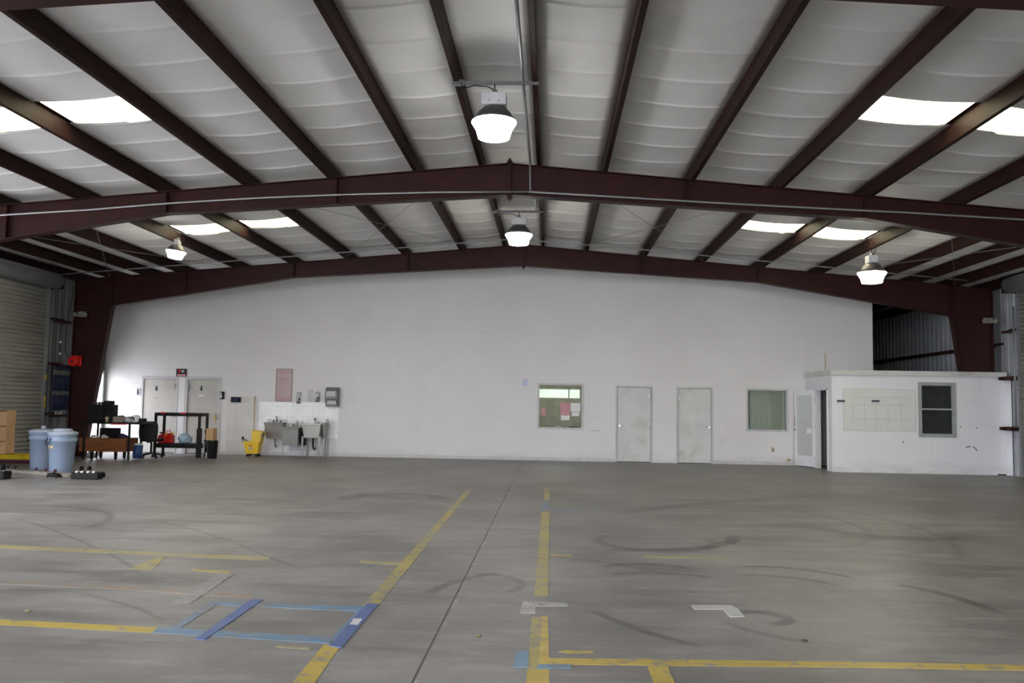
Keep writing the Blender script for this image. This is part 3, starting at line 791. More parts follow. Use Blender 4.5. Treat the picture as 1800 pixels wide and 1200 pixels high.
# utility sink
a = wy(528, 746, 24.25); b_ = wy(561, 770, 24.25); zt = a.z; xa, xb = a.x+.05, b_.x+.02
t = thing('utility_sink', 'freestanding grey-white utility sink on four legs, right of the hand sinks', 'sink', ((xa+xb)/2, 24.5, 0))
yb = YW-.02; y0_ = 24.22
def ring(x0, x1, y0, y1, z): return [(x0, y0, z), (x1, y0, z), (x1, y1, z), (x0, y1, z)]
zt = .92; zb = .53
vs = ring(xa-.02, xb+.02, y0_, yb, zt)+ring(xa+.05, xb-.05, y0_+.06, yb-.05, zb)+ring(xa+.03, xb-.03, y0_+.05, yb-.1, zt)+ring(xa+.09, xb-.09, y0_+.1, yb-.12, zb+.05)
MB().add(vs, [(0, 1, 5, 4), (1, 2, 6, 5), (2, 3, 7, 6), (3, 0, 4, 7), (4, 5, 6, 7), (0, 8, 9, 1), (1, 9, 10, 2), (2, 10, 11, 3), (3, 11, 8, 0), (8, 12, 13, 9), (9, 13, 14, 10), (10, 14, 15, 11), (11, 15, 12, 8), (12, 15, 14, 13)]).build('basin', M['utility'], t, bevel=.012)
MB().box(xa-.03, xb+.03, y0_-.02, y0_+.02, zt-.03, zt+.012).build('rim', M['sink'], t, bevel=.006)
for x in (xa+.02, xb-.02):
    for y in (y0_+.04, yb-.06):
        MB().cyl((x, y, 0), (x, y, zb+.05), .02, .032, 10).build('leg', M['utility'], t)
xm = (xa+xb)/2
MB().tube([(xm, yb-.1, zt), (xm, yb-.1, zt+.12), (xm, yb-.13, zt+.16), (xm, yb-.22, zt+.15), (xm, yb-.24, zt+.1)], .015).build('faucet', M['disp_base'], t)
MB().lathe((xm+.09, yb-.1, zt), [(.02, 0), (.014, .03), (.03, .05), (.02, .07)]).build('tap_handle', M['chrome'], t)
MB().tube([(xm, 24.5, zb), (xm, 24.5, .3), (xm, 24.6, .2), (xm, YW-.03, .22)], .025).build('drain_pipe', M['blacksteel'], t)
# second utility sink partly hidden to the right of the first
xa2, xb2 = xb+.05, wy(574, 745, 24.5).x
t = thing('utility_sink', 'narrow grey utility sink against the tiles at the right end of the sinks', 'sink', ((xa2+xb2)/2, 24.6, 0))
vs = ring(xa2, xb2, 24.28, yb, .94)+ring(xa2+.02, xb2-.03, 24.36, yb-.05, .50)
MB().add(vs, [(0, 1, 5, 4), (1, 2, 6, 5), (2, 3, 7, 6), (3, 0, 4, 7), (4, 5, 6, 7), (3, 2, 1, 0)]).build('basin', M['sink'], t, bevel=.01)
for x in (xa2+.03, xb2-.04):
    for y in (24.38, yb-.06): MB().cyl((x, y, 0), (x, y, .52), .018, .028, 10).build('leg', M['utility'], t)
tag(MB().lathe(((xa2+xb2)/2+.06, 24.45, .94), [(.05, 0), (.055, .06), (.05, .1), (.03, .13)]).build('soap_jar', M['disp_light']), 'pale round jar on the rim of the narrow grey utility sink', 'jar')
tag(MB().lathe(((xa2+xb2)/2-.06, 24.4, .94), [(.035, 0), (.035, .03), (.015, .04)]).build('metal_cup', M['chrome']), 'small shiny cup on the rim of the narrow grey utility sink', 'cup')
tag(MB().lathe((s2[1]+.12, 24.55, s2[3]), [(.03, 0), (.035, .05), (.02, .09), (.02, .13)]).build('bottle', M['cleanwhite']), 'white bottle standing on the middle hand sink', 'bottle')
tag(MB().lathe((s2[2]-.1, 24.62, s2[3]), [(.04, 0), (.045, .08), (.02, .12), (.012, .16)]).build('bottle', M['cream']), 'tan pump bottle standing at the right of the middle hand sink', 'bottle')
# dispensers
def soap(px_, py0, py1, label):
    a = wy(px_, py0, YW-.05); b_ = wy(px_, py1, YW-.05); x = a.x; z1 = a.z; z0 = b_.z; h = z1-z0
    t = thing('soap_dispenser', label, 'dispenser', (x, YW, z0), 'soap dispensers')
    MB().prism([(YW, z0+.1*h), (YW, z1), (YW-.07, z1-.05), (YW-.1, z0+.4*h), (YW-.09, z0+.28*h)], 0, x-.06, x+.06).build('cover', M['disp_light'], t, bevel=.012)
    MB().prism([(YW, z0+.02), (YW, z0+.28*h), (YW-.085, z0+.28*h), (YW-.07, z0+.05)], 0, x-.055, x+.055).build('push_bar', M['disp_base'], t, bevel=.01)
    MB().box(x+.015, x+.055, YW-.108, YW-.09, z0+.32*h, z0+.5*h).build('level_window', M['black'], t)
soap(525, 688, 711, 'pale soap dispenser at the left, just right of the pink framed notice')
soap(558, 688, 708, 'pale soap dispenser between the left one and the paper towel dispenser')
x0, x1, z0, z1 = rect(573, 680, 595.5, 714.5, YW-.1)
t = thing('towel_dispenser', 'grey paper towel dispenser on the wall above the utility sinks', 'dispenser', ((x0+x1)/2, YW, z0))
MB().prism([(YW, z0), (YW, z1), (YW-.16, z1-.02), (YW-.22, z1-.12), (YW-.22, z0+.22), (YW-.14, z0+.05), (YW-.14, z0)], 0, x0, x1).build('case', M['dispenser'], t, bevel=.02)
MB().prism([(YW-.15, z1-.03), (YW-.225, z1-.13), (YW-.228, z1-.2), (YW-.228, z1-.27), (YW-.2, z1-.27)], 0, x0+.03, x1-.07).build('front_cover', M['disp_light'], t, bevel=.004)
MB().box(x0+.06, x1-.05, YW-.2, YW-.13, z0+.06, z0+.17).build('paper_tray', M['disp_light'], t)
MB().box(x0+.01, x1-.01, YW-.15, YW-.0, z0-.012, z0+.05).build('base', M['disp_base'], t)
x0, x1, z0, z1 = rect(541, 684, 551, 706)
tag(MB().box(x0, x1, YW-.005, YW, z0, z1).build('notice', M['trimwhite']), 'faint pale notice between the two soap dispensers', 'notice')

# mop bucket and mop
c = fl(446, 799); cx_, cy_ = c.x, 24.0
t = thing('mop_bucket', 'yellow mop bucket with wringer beside the hand sinks', 'bucket', (cx_, cy_, 0))
x0 = wy(432, 780, cy_).x; x1 = wy(459, 780, cy_).x; 
vs = ring(x0+.06, x1-.05, cy_-.14, cy_+.14, .08)+ring(x0-.02, x1, cy_-.19, cy_+.19, .42)+ring(x0+.01, x1-.03, cy_-.16, cy_+.16, .42)+ring(x0+.08, x1-.07, cy_-.12, cy_+.12, .12)
MB().add(vs, [(3, 2, 1, 0), (0, 1, 5, 4), (1, 2, 6, 5), (2, 3, 7, 6), (3, 0, 4, 7), (4, 5, 9, 8), (5, 6, 10, 9), (6, 7, 11, 10), (7, 4, 8, 11), (8, 9, 13, 12), (9, 10, 14, 13), (10, 11, 15, 14), (11, 8, 12, 15), (12, 13, 14, 15)]).build('tub', M['yellowp'], t, bevel=.015)
wr = MB().prism([(x0+.2, .40), (x1+.02, .40), (x1+.08, .70), (x0+.20, .74)], 1, cy_-.15, cy_+.15).build('wringer', M['yellowp'], t, bevel=.02)
MB().tube([(x1+.05, cy_-.17, .55), (x1+.1, cy_-.17, .68), (x1+.12, cy_-.17, .58)], .022).build('press_handle', M['disp_base'], t)
MB().tube([(x0-.02, cy_-.17, .42), (x0-.1, cy_, .5), (x0-.02, cy_+.17, .42)], .014).build('bail_handle', M['black'], t)
MB().lathe((x0-.09, cy_, .47), [(.03, 0), (.035, .04), (.02, .08)]).build('grip', M['black'], t)
for sx_, sy_ in ((x0+.1, -.11), (x1-.08, -.11), (x0+.1, .11), (x1-.08, .11)):
    MB().cyl((sx_, cy_+sy_-.015, .035), (sx_, cy_+sy_+.015, .035), .035).build('caster', M['black'], t)
MB().box(x0+.08, x1-.07, cy_-.13, cy_+.13, .062, .085).build('bumper', M['black'], t)
mb = MB().box((x0+x1)/2-.06, (x0+x1)/2+.04, cy_-.183, cy_-.172, .30, .325)
mb.build('red_mark', M['red'], t, mtx=None)
MB().box((x0+x1)/2-.07, (x0+x1)/2+.03, cy_-.178, cy_-.165, .19, .27).build('warning_label', M['cream'], t)
a = wy(447, 697, 24.7); b_ = wy(446, 772, 24.0)
t = thing('mop', 'mop with tan wooden handle standing in the yellow bucket', 'mop', (b_.x, 24.0, .2))
MB().cyl((b_.x, 24.02, .30), (a.x, 24.74, a.z), .016).build('handle', M['tan'], t)
MB().blob((b_.x, 24.0, .25), .07, .06, .08, 3, .3).build('mop_head', M['paper'], t)

# ---------------------------------------------------------------- side walls
def corrugated(name, mt, X, y0, y1, z0, z1, sgn):
    """ribbed sheet; sgn = direction of the room. ribs every .3 m"""
    pts = []; y = y0; p = .3048
    k = math.ceil(y0/p)
    prof = [(y0, 0)]
    yy = k*p
    while yy+.12 < y1:
        prof += [(yy, 0), (yy+.03, .032), (yy+.07, .032), (yy+.10, 0), (yy+.185, 0), (yy+.195, .008), (yy+.205, 0)]
        yy += p
    prof.append((y1, 0))
    vs = []
    for z in (z0, z1):
        for (a, d) in prof: vs.append((X+sgn*d, a, z))
    n = len(prof)
    return vs, [(i, i+1, n+i+1, n+i) for i in range(n-1)]
def side_wall(name, mt, X, sgn, segs):
    mb = MB()
    for y0, y1, z0, z1 in segs:
        vs, fs = corrugated(name, mt, X, y0, y1, z0, z1, sgn); mb.add(vs, fs)
    o = mb.build(name, mt, solid=.004); return struct(o)
ZE = 4.95
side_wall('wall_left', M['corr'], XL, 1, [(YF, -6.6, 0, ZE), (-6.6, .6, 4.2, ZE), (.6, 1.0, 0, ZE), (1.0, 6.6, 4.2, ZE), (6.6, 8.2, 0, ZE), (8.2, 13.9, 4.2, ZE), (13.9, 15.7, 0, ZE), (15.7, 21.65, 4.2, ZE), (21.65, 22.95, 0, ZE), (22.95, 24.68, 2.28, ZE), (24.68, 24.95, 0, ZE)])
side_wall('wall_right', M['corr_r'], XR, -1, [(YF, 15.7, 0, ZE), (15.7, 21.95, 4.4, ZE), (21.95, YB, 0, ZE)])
struct(MB().box(XL-.1, XE, YB-1, YB-.9, 0, 6).box(XE, XR+.1, YB-.1, YB, 0, 6).build('wall_far', M['corr']))
struct(MB().box(XE-.06, XE, YW+.14, YB-.1, 0, 5.0).build('wall_corridor', M['corr']))
struct(MB().box(XL-.1, XL, 24.95, YB, 0, 5.0).build('wall_left_rear', M['corr']))
# front end wall (behind the camera), openings for daylight, middle closed to cut window reflections
struct(wall_y('wall_front', M['corr'], XL, XR, 0, 4.7, YF-.1, YF, [(-11, -1.8, 0, 4.4), (4.5, 11, 0, 4.4)], [(XL, 4.7), (XR, 4.7), (XR, zroof(XR)), (0, zroof(0)), (XL, zroof(XL))]))

# daylight doorway in the left wall: frame
t = bpy.data.objects.new('door_5', None); C.objects.link(t); t.location = (XL, 23.8, 0); struct(t, 'open side doorway letting in daylight beside the white wall')
mb = MB(); mb.box(XL-.02, XL+.06, 24.62, 24.69, 0, 2.28); mb.box(XL-.02, XL+.06, 22.95, 23.01, 0, 2.28); mb.box(XL-.02, XL+.06, 22.95, 24.69, 2.28, 2.35)
mb.build('door_frame', M['dkgreen'], t)

# girts
def girt(X, y0, y1, z, sgn, label, group='wall girts'):
    a, b_ = sorted((X, X-sgn*.19)) if False else sorted((X+sgn*.035, X+sgn*.22))
    mb = MB().box(a, b_, y0, y1, z-.004, z+.004).box(a if sgn > 0 else b_-.006, a+.006 if sgn > 0 else b_, y0, y1, z, z+.06)
    xin = b_ if sgn > 0 else a
    mb.box(xin-.004, xin+.004, y0, y1, z-.06, z+.0)
    return tag(mb.build('wall_girt', M['steel']), label, 'girt', group)
girt(XL, 21.75, 22.54, 3.56, 1, 'uppermost red steel girt between the left roll-up door and the column')
girt(XL, 21.75, 22.54, 2.40, 1, 'red steel girt just above the blue hangings beside the left roll-up door')
girt(XL, 21.75, 22.54, 1.10, 1, 'lowest red steel girt, under the blue hangings at left')
girt(XR, 22.05, 22.50, 3.62, -1, 'uppermost red steel girt between the right column and the right roll-up door')
girt(XR, 22.79, 37.8, 3.30, -1, 'long red steel girt on the dark ribbed wall beyond the white partition')
for z, lab in ((2.42, 'red steel girt sticking out at the top right corner of the white office box'), (1.17, 'red steel girt sticking out low at the right edge of the white office box')):
    x1_ = XR-.02
    o = MB().box(12.12, 12.40, 22.02, 22.40, z-.05, z+.05).box(12.05, 12.18, 22.36, 22.46, z-.04, z+.04).build('wall_girt', M['steel'], bevel=.004)
    tag(o, lab, 'girt', 'wall girts')

# roll-up doors with slats, guides, drum
def roll_door(n, X, y0, y1, zt, sgn, label, drumlabel):
    t = bpy.data.objects.new('door_%d' % n, None); C.objects.link(t); t.location = (X, (y0+y1)/2, 0); struct(t, label)
    pitch = .105; k = int(zt/pitch); vs = []; prof = []
    for i in range(k):
        z = i*pitch
        for q in range(6):
            u = q/6; prof.append((z+u*pitch, .032*math.sin(PI*u)**.7))
    prof.append((k*pitch, 0)); n_ = len(prof)
    for y in (y0+.03, y1-.03):
        for z, d in prof: vs.append((X+sgn*(.02+d), y, z+.02))
    MB().add(vs, [(i, i+1, n_+i+1, n_+i) for i in range(n_-1)], True).build('slat_curtain', M['rolldoor'], t, solid=.003)
    for y in (y0, y1):
        MB().box(min(X, X+sgn*.09), max(X, X+sgn*.09), y-.05, y+.04, 0, zt+.1).build('side_guide', M['conduit'], t)
    MB().box(min(X, X+sgn*.06), max(X, X+sgn*.06), y0+.04, y1-.04, 0, .06).build('bottom_bar', M['galv'], t)
    zc = zt+.17
    MB().cyl((X+sgn*.25, y0-.02, zc), (X+sgn*.25, y1-.02, zc), .2, n=24).build('barrel_hood', M['conduit'], t)
    for y in (y0-.05, y1): MB().box(min(X+sgn*.02, X+sgn*.44), max(X+sgn*.02, X+sgn*.44), y-.02, y+.012, zc-.2, zc+.2).build('end_bracket', M['blacksteel'], t)
    return t
rd = roll_door(6, XL+.02, 15.7, 21.66, 4.36, 1, 'closed grey roll-up door in the left wall', '')
roll_door(7, XR-.04, 15.7, 21.93, 4.55, -1, 'closed roll-up door at the right edge of the photo', '')
for z in (2.0, 1.45, 1.3):
    MB().box(XL+.115, XL+.13, 21.63, 21.68, z, z+.12).build('yellow_tab', M['yellowm'], rd)
# electric tube above the left drum
a = wx(0, 437, -11.6); b_ = wx(95, 465, -11.6)
a = wx(-30, 428, -11.9); b_ = wx(98, 466, -11.9)
tag(MB().cyl(a, b_, .022).build('light_conduit', M['galv']), 'shiny metal tube under the roof above the left roll-up door', 'conduit')

# blue hangings between door and column
xh = XL+.25
def lw(px_, py_): return wx(px_, py_, xh)
t = thing('hanging_banner', 'navy banner with pale grey bands, hanging beside the left roll-up door', 'banner', (xh, 22.1, 1.2))
for z0, z1, mm, nm in ((1.72, 2.12, 'rednav', 'blue_band'), (1.60, 1.72, 'greystripe', 'grey_band'), (1.22, 1.60, 'rednav', 'blue_band'), (2.12, 2.26, 'greystripe', 'grey_band'), (2.26, 2.36, 'rednav', 'blue_band')):
    vs = []; n_ = 16
    for i in range(n_+1):
        y = 21.76+i*(22.52-21.76)/n_; x = xh+.012*math.sin(i*1.3)
        vs += [(x, y, z0), (x, y, z1)]
    MB().add(vs, [(2*i, 2*i+2, 2*i+3, 2*i+1) for i in range(n_)], True).build(nm, M[mm], t, solid=.01)
for i, y in enumerate((22.16, 22.28, 22.38)):
    tag(MB().lathe((XL+.14, y, 1.104), [(.022, 0), (.024, .05), (.012, .07), (.012, .09)], 12).build('small_bottle', M['disp_light' if i != 1 else 'cream']),
        '%s of the three small pale bottles on the low girt under the blue banner' % ('leftmost', 'middle one', 'rightmost')[i], 'bottle', 'bottles on the low girt')
# cord; two white blobs added in place of bright spots of light
t = thing('bead_chain', 'thin dark chain with two white glint blobs left of the red hose reel', 'chain', (XL+.27, 22.0, 2.4))
MB().cyl((XL+.27, 21.95, 2.0), (XL+.27, 21.95, 4.2), .004).build('chain_strand', M['black'], t)
for z in (2.98, 2.68): MB().blob((XL+.28, 21.95, z), .028, .028, .03, 1, 0).build('knob', M['cleanwhite'], t)
# cable down to the reel
tag(MB().tube([(-12.0, 22.45, 4.55), (-12.0, 22.44, 4.2), (-11.98, 22.3, 3.9), (-11.99, 22.2, 3.2), (-12.0, 22.24, 2.75), (-11.95, 22.38, 2.6)], .009).build('cable', M['black']), 'black cable hanging from the eave down to the red hose reel', 'cable')
# red reel
p = wy(131, 635, 22.42)
t = thing('hose_reel', 'red hose reel mounted on the left column', 'hose reel', (p.x, 22.45, p.z))
MB().cyl((p.x-.02, 22.34, p.z), (p.x-.02, 22.50, p.z), .13, n=20).build('drum', M['red'], t, bevel=.015)
MB().box(p.x-.15, p.x+.13, 22.50, 22.555, p.z-.12, p.z+.15).build('mounting_plate', M['red'], t, bevel=.01)
MB().box(p.x-.04, p.x+.15, 22.32, 22.50, p.z+.07, p.z+.15).build('arm', M['red'], t, bevel=.01)
MB().cyl((p.x-.02, 22.30, p.z), (p.x-.02, 22.34, p.z), .03).build('hub', M['darkred'], t)
# emergency lights
def emergency(px_, py_, label, sgn):
    p = wy(px_, py_, 22.45)
    t = thing('emergency_light', label, 'emergency light', (p.x, 22.5, p.z), 'emergency lights')
    MB().box(p.x-.1, p.x+.1, 22.44, 22.555, p.z-.07, p.z+.05).build('housing', M['disp_base'], t, bevel=.01)
    for s_ in (-1, 1):
        hd = MB().cyl((p.x+s_*.13, 22.46, p.z), (p.x+s_*.13, 22.38, p.z-.02), .035, .06).build('lamp_head', M['disp_base'], t)
        MB().cyl((p.x+s_*.13, 22.379, p.z-.02), (p.x+s_*.13, 22.372, p.z-.022), .05).build('lens', M['disp_base'], hd)
    MB().box(p.x-.12, p.x+.12, 22.45, 22.47, p.z+.05, p.z+.07).build('bracket', M['disp_base'], t)
emergency(143, 552, 'twin-head emergency light on the left column', 1)
emergency(1738, 563, 'twin-head emergency light on the right column', -1)
tag(MB().cyl((12.22, 21.99, 1.2), (12.22, 21.99, 4.2), .025).build('vertical_conduit', M['conduit']), 'thin grey upright conduit beside the right roll-up door', 'conduit')

# ---------------------------------------------------------------- white office box at right
OX, OY = 7.92, 22.5; OT = 2.46
ow = rect(1619, 677, 1674, 763, OY)
struct(wall_y('wall_office_front', M['office_white'], OX, 12.36, 0, OT, OY, OY+.1, [ow]))
mb = MB(); mb.box(OX, OX+.1, OY+.1, 22.82, 0, OT); mb.box(OX, OX+.1, 23.86, YW, 0, OT); mb.box(OX, OX+.1, 22.82, 23.86, 2.12, OT)
struct(mb.build('wall_office_side', M['office_white']))
# roof slab with grubby edge
struct(MB().box(OX-.05, 12.25, OY-.07, YW-.02, OT, OT+.12).build('trim_5', mat('grubby_white_fascia', (.60, .60, .58), .6, 0, .08, 3, stretch=(1, 1, 3), dirt=(.33, .31, .29), dirtamt=.7)))
struct(MB().box(OX+.01, 12.34, OY-.014, OY, 0, .335).build('baseboard_office', M['office_white']))
struct(MB().box(12.20, 12.36, OY-.05, OY+.0, 0, 2.46).build('trim_6', M['office_white']))
struct(MB().box(12.0, 12.36, OY-.03, OY+.09, 0, .03).build('trim_7', M['steel']))
# office interior
struct(MB().box(OX+.1, 12.3, OY+.1, YW, .0, .006).build('floor_booth', M['carpet']))
# window
x0, x1, z0, z1 = ow
t = bpy.data.objects.new('window_4', None); C.objects.link(t); t.location = ((x0+x1)/2, OY, z0); struct(t, 'dark two-pane sash window in the white office box')
mb = MB(); w_ = .075
for a in ((x0-w_, x0+.01, z0-w_, z1+w_), (x1-.01, x1+w_, z0-w_, z1+w_), (x0, x1, z1-.01, z1+w_), (x0, x1, z0-w_, z0+.01)): mb.box(a[0], a[1], OY-.03, OY+.06, a[2], a[3])
mb.build('window_frame', M['dkgreen'], t)
zm = wy(1645, 719, OY).z
MB().box(x0, x1, OY-.01, OY+.04, zm-.02, zm+.02).build('meeting_rail', M['dkgreen'], t)
MB().box(x0, x1, OY+.03, OY+.036, zm, z1).build('glass_pane', M['darkglass'], t); MB().box(x0, x1, OY+.012, OY+.018, z0, zm).build('glass_pane', M['darkglass'], t)
# whiteboard panel
x0, x1, z0, z1 = rect(1482, 684, 1609, 757, OY)
t = thing('whiteboard', 'large faded whiteboard fixed to the front of the white office box', 'whiteboard', ((x0+x1)/2, OY, z0))
MB().box(x0, x1, OY-.012, OY, z0, z1).build('board', M['ash'], t)
mb = MB()
for a in ((x0-.006, x0+.006, z0, z1), (x1-.006, x1+.006, z0, z1), (x0, x1, z1-.006, z1+.006), (x0, x1, z0-.006, z0+.006)): mb.box(a[0], a[1], OY-.016, OY, a[2], a[3])
mb.build('edge_trim', M['trimwhite'], t)
M['line'] = mat('faint_grey_line', (.47, .47, .45), .5)
mb = MB()
for fx_ in (.13, .3, .45, .62, .8): mb.box(x0+(x1-x0)*fx_-.004, x0+(x1-x0)*fx_+.004, OY-.0135, OY-.0115, z0+.05, z1-.33)
for fz in (.28, .62, .8): mb.box(x0+.2, x1-.15, OY-.0135, OY-.0115, z0+(z1-z0)*fz-.004, z0+(z1-z0)*fz+.004)
mb.build('ruled_lines', M['line'], t)
for px_, lab in ((1478, 'dark metal clip at the left edge of the whiteboard'), (1539, 'dark metal clip in the middle of the whiteboard')):
    p = wy(px_, 704.5, OY-.03)
    t = thing('metal_clip', lab, 'clip', (p.x, OY-.02, p.z), 'clips on the whiteboard')
    MB().box(p.x-.1, p.x+.1, OY-.045, OY-.013, p.z-.03, p.z+.03).build('clip_body', M['conduit'], t, bevel=.006)
    MB().box(p.x-.09, p.x+.09, OY-.05, OY-.044, p.z-.01, p.z+.012).build('clip_jaw', M['blacksteel'], t)
p = wy(1478, 704, OY)
tag(MB().box(p.x-.11, p.x+.02, OY-.006, OY, p.z-.6, p.z-.03).build('notice', M['office_white']), 'narrow white sheet hanging under the left clip', 'notice')
# outlet + scrape marks
def scrape(pts, Y, w, label, mt='grime', name='scuff_mark'):
    mb = MB()
    for (xa, ya), (xb, yb_) in zip(pts[:-1], pts[1:]):
        a = wy(xa, ya, Y); b_ = wy(xb, yb_, Y); d = Vector((b_.x-a.x, 0, b_.z-a.z)).normalized(); n_ = Vector((-d.z, 0, d.x))*w
        v = [a-n_, b_-n_, b_+n_, a+n_]
        mb.add([(q.x, Y-.002, q.z) for q in v]+[(q.x, Y, q.z) for q in v], [(0, 1, 2, 3), (7, 6, 5, 4), (0, 4, 5, 1), (1, 5, 6, 2), (2, 6, 7, 3), (3, 7, 4, 0)])
    return tag(mb.build(name, M[mt]), label, 'scuff mark')
scrape([(1698, 786), (1706, 784)], OY, .012, 'left dark scrape low on the office front, right of its window')
scrape([(1710, 785), (1715, 788), (1717, 792)], OY, .012, 'right hooked scrape low on the office front, right of its window')
scrape([(1687, 750), (1689, 750)], OY, .018, 'small brown spot on the office front, right of the window sill')
scrape([(1588, 775), (1588, 779)], OY, .012, 'small brown spot on the office front below the whiteboard')
scrape([(1716, 752), (1718, 752)], OY, .016, 'second brown spot on the office front, farther right of the window')
scrape([(1036, 757), (1054, 757)], YW, .004, 'thin scratch on the wall right of the left window')
# conduit on office roof
p = wy(1455, 645, 23.4)
tag(MB().cyl((p.x, 23.6, OT+.12), (p.x, 23.6, OT+.62), .016).build('roof_conduit', M['cream']), 'short upright pipe on the roof of the white office box', 'pipe')

# glass door leaf, open against the wall
hx, hy = OX-.012, 23.86
ex, ey = 7.60, 24.71
t = bpy.data.objects.new('door_8', None); C.objects.link(t); t.location = (hx, hy, 0); struct(t, 'open glazed white door of the office box, swung back to the wall')
dvec = Vector((ex-hx, ey-hy, 0)); L = dvec.length; ang = math.atan2(dvec.y, dvec.x)
mt_ = Matrix.Translation((hx, hy, 0)) @ Matrix.Rotation(ang, 4, 'Z')
mb = MB()
for a in ((0, .11, .02, 2.10), (L-.11, L, .02, 2.10), (.11, L-.11, 1.95, 2.10), (.11, L-.11, .02, .30)): mb.box(a[0], a[1], -.02, .02, a[2], a[3])
mb.build('door_leaf', M['office_white'], t, mtx=mt_)
MB().box(.11, L-.11, -.004, .004, .30, 1.95).build('glass_pane', M['pane_reflection'], t, mtx=mt_)
MB().box(.16, .36, .006, .009, .92, 1.04).build('paper_label', M['paper'], t, mtx=mt_)
MB().cyl((L-.06, .02, 1.0), (L-.06, .07, 1.0), .02).cyl((L-.06, .07, 1.0), (L-.17, .07, 1.0), .010).build('door_handle', M['chrome'], t, mtx=mt_)
MB().cyl((L-.03, .03, 1.1), (L-.03, .03, 1.35), .009).build('pull_bar', M['brass'], t, mtx=mt_)
for z in (.28, 1.08, 1.82): MB().cyl((0, 0, z-.06), (0, 0, z+.06), .018).build('hinge', M['galv'], t, mtx=mt_)
t = bpy.data.objects.new('trim_8', None)
mb = MB(); mb.box(OX-.02, OX+.12, 23.80, 23.86, 0, 2.12); mb.box(OX-.02, OX+.12, 22.82, 22.87, 0, 2.12); mb.box(OX-.02, OX+.12, 22.82, 23.86, 2.08, 2.14)
struct(mb.build('trim_8', M['office_white']))

# ---------------------------------------------------------------- conduits, rods
def ycond(pts, r, mt, name, label, cat='conduit'):
    return tag(MB().tube(pts, r).build(name, mt), label, cat)
Yc = Y_MAIN-.13
def pcond(px_, py_): 
    q = wy(px_, py_, Yc); return (q.x, Yc, q.z)
pts = [pcond(*q) for q in ((0, 378), (150, 369), (300, 357), (450, 348), (600, 342), (760, 338), (930, 337))]
x0_ = pts[0]
pts = [(-11.6, Yc, 4.52)]+pts
ycond(pts, .017, M['galv'], 'beam_conduit', 'grey conduit along the left half of the mid-hall frame beam')
pts = [pcond(*q) for q in ((930, 337), (1100, 347), (1250, 356), (1400, 364), (1600, 374), (1800, 386))]+[(11.6, Yc, 4.54)]
ycond(pts, .017, M['conduit'], 'beam_conduit', 'grey conduit along the right half of the mid-hall frame beam')
zc_ = ZR-.04
ycond([(.36, YF+.2, zc_), (.36, 14.6, zc_), (.36, Yc-.02, zc_-.03), (.37, Yc, 5.27)], .022, M['conduit'], 'ridge_conduit', 'grey conduit running along the ridge and down to the mid-hall beam')
ycond([(.40, 15.2, 5.70), (.40, 18.4, 5.70)], .016, M['conduit'], 'ridge_conduit', 'short grey conduit along the ridge beyond the mid-hall frame')
# sagging wire / pipe before the back frame
pts = []
for q, Y in (((60, 478), 21.6), ((200, 466), 21.6), ((350, 450), 21.6), ((500, 436), 21.6), ((700, 423), 21.6), ((900, 417), 21.6), ((1100, 423), 21.6), ((1300, 441), 21.6), ((1500, 466), 21.6), ((1700, 492), 21.6)):
    w_ = wy(*q, Y); pts.append((w_.x, w_.y, min(w_.z, ztop(w_.x)-.03)))
ycond(pts, .014, M['conduit'], 'cross_conduit', 'thin grey pipe crossing the roof just before the back frame', 'pipe')
# rod bracing (X) under the roof in the back bay
for xa, xb, lab in ((-4.7, -1.2, 'left'), (1.2, 4.7, 'right'), (-11, -7.7, 'outer left'), (7.7, 11, 'outer right')):
    for flip in (0, 1):
        a, b_ = (xa, xb) if not flip else (xb, xa)
        tag(MB().cyl((a, 15.3, ztop(a)-.03-.02*flip), (b_, 22.4, ztop(b_)-.03-.02*flip), .005, n=6).build('brace_rod', M['conduit']),
            'thin brace rod, %s roof of back bay, running back to the %s' % (lab, ('right', 'left')[flip]), 'rod', 'roof brace rods')

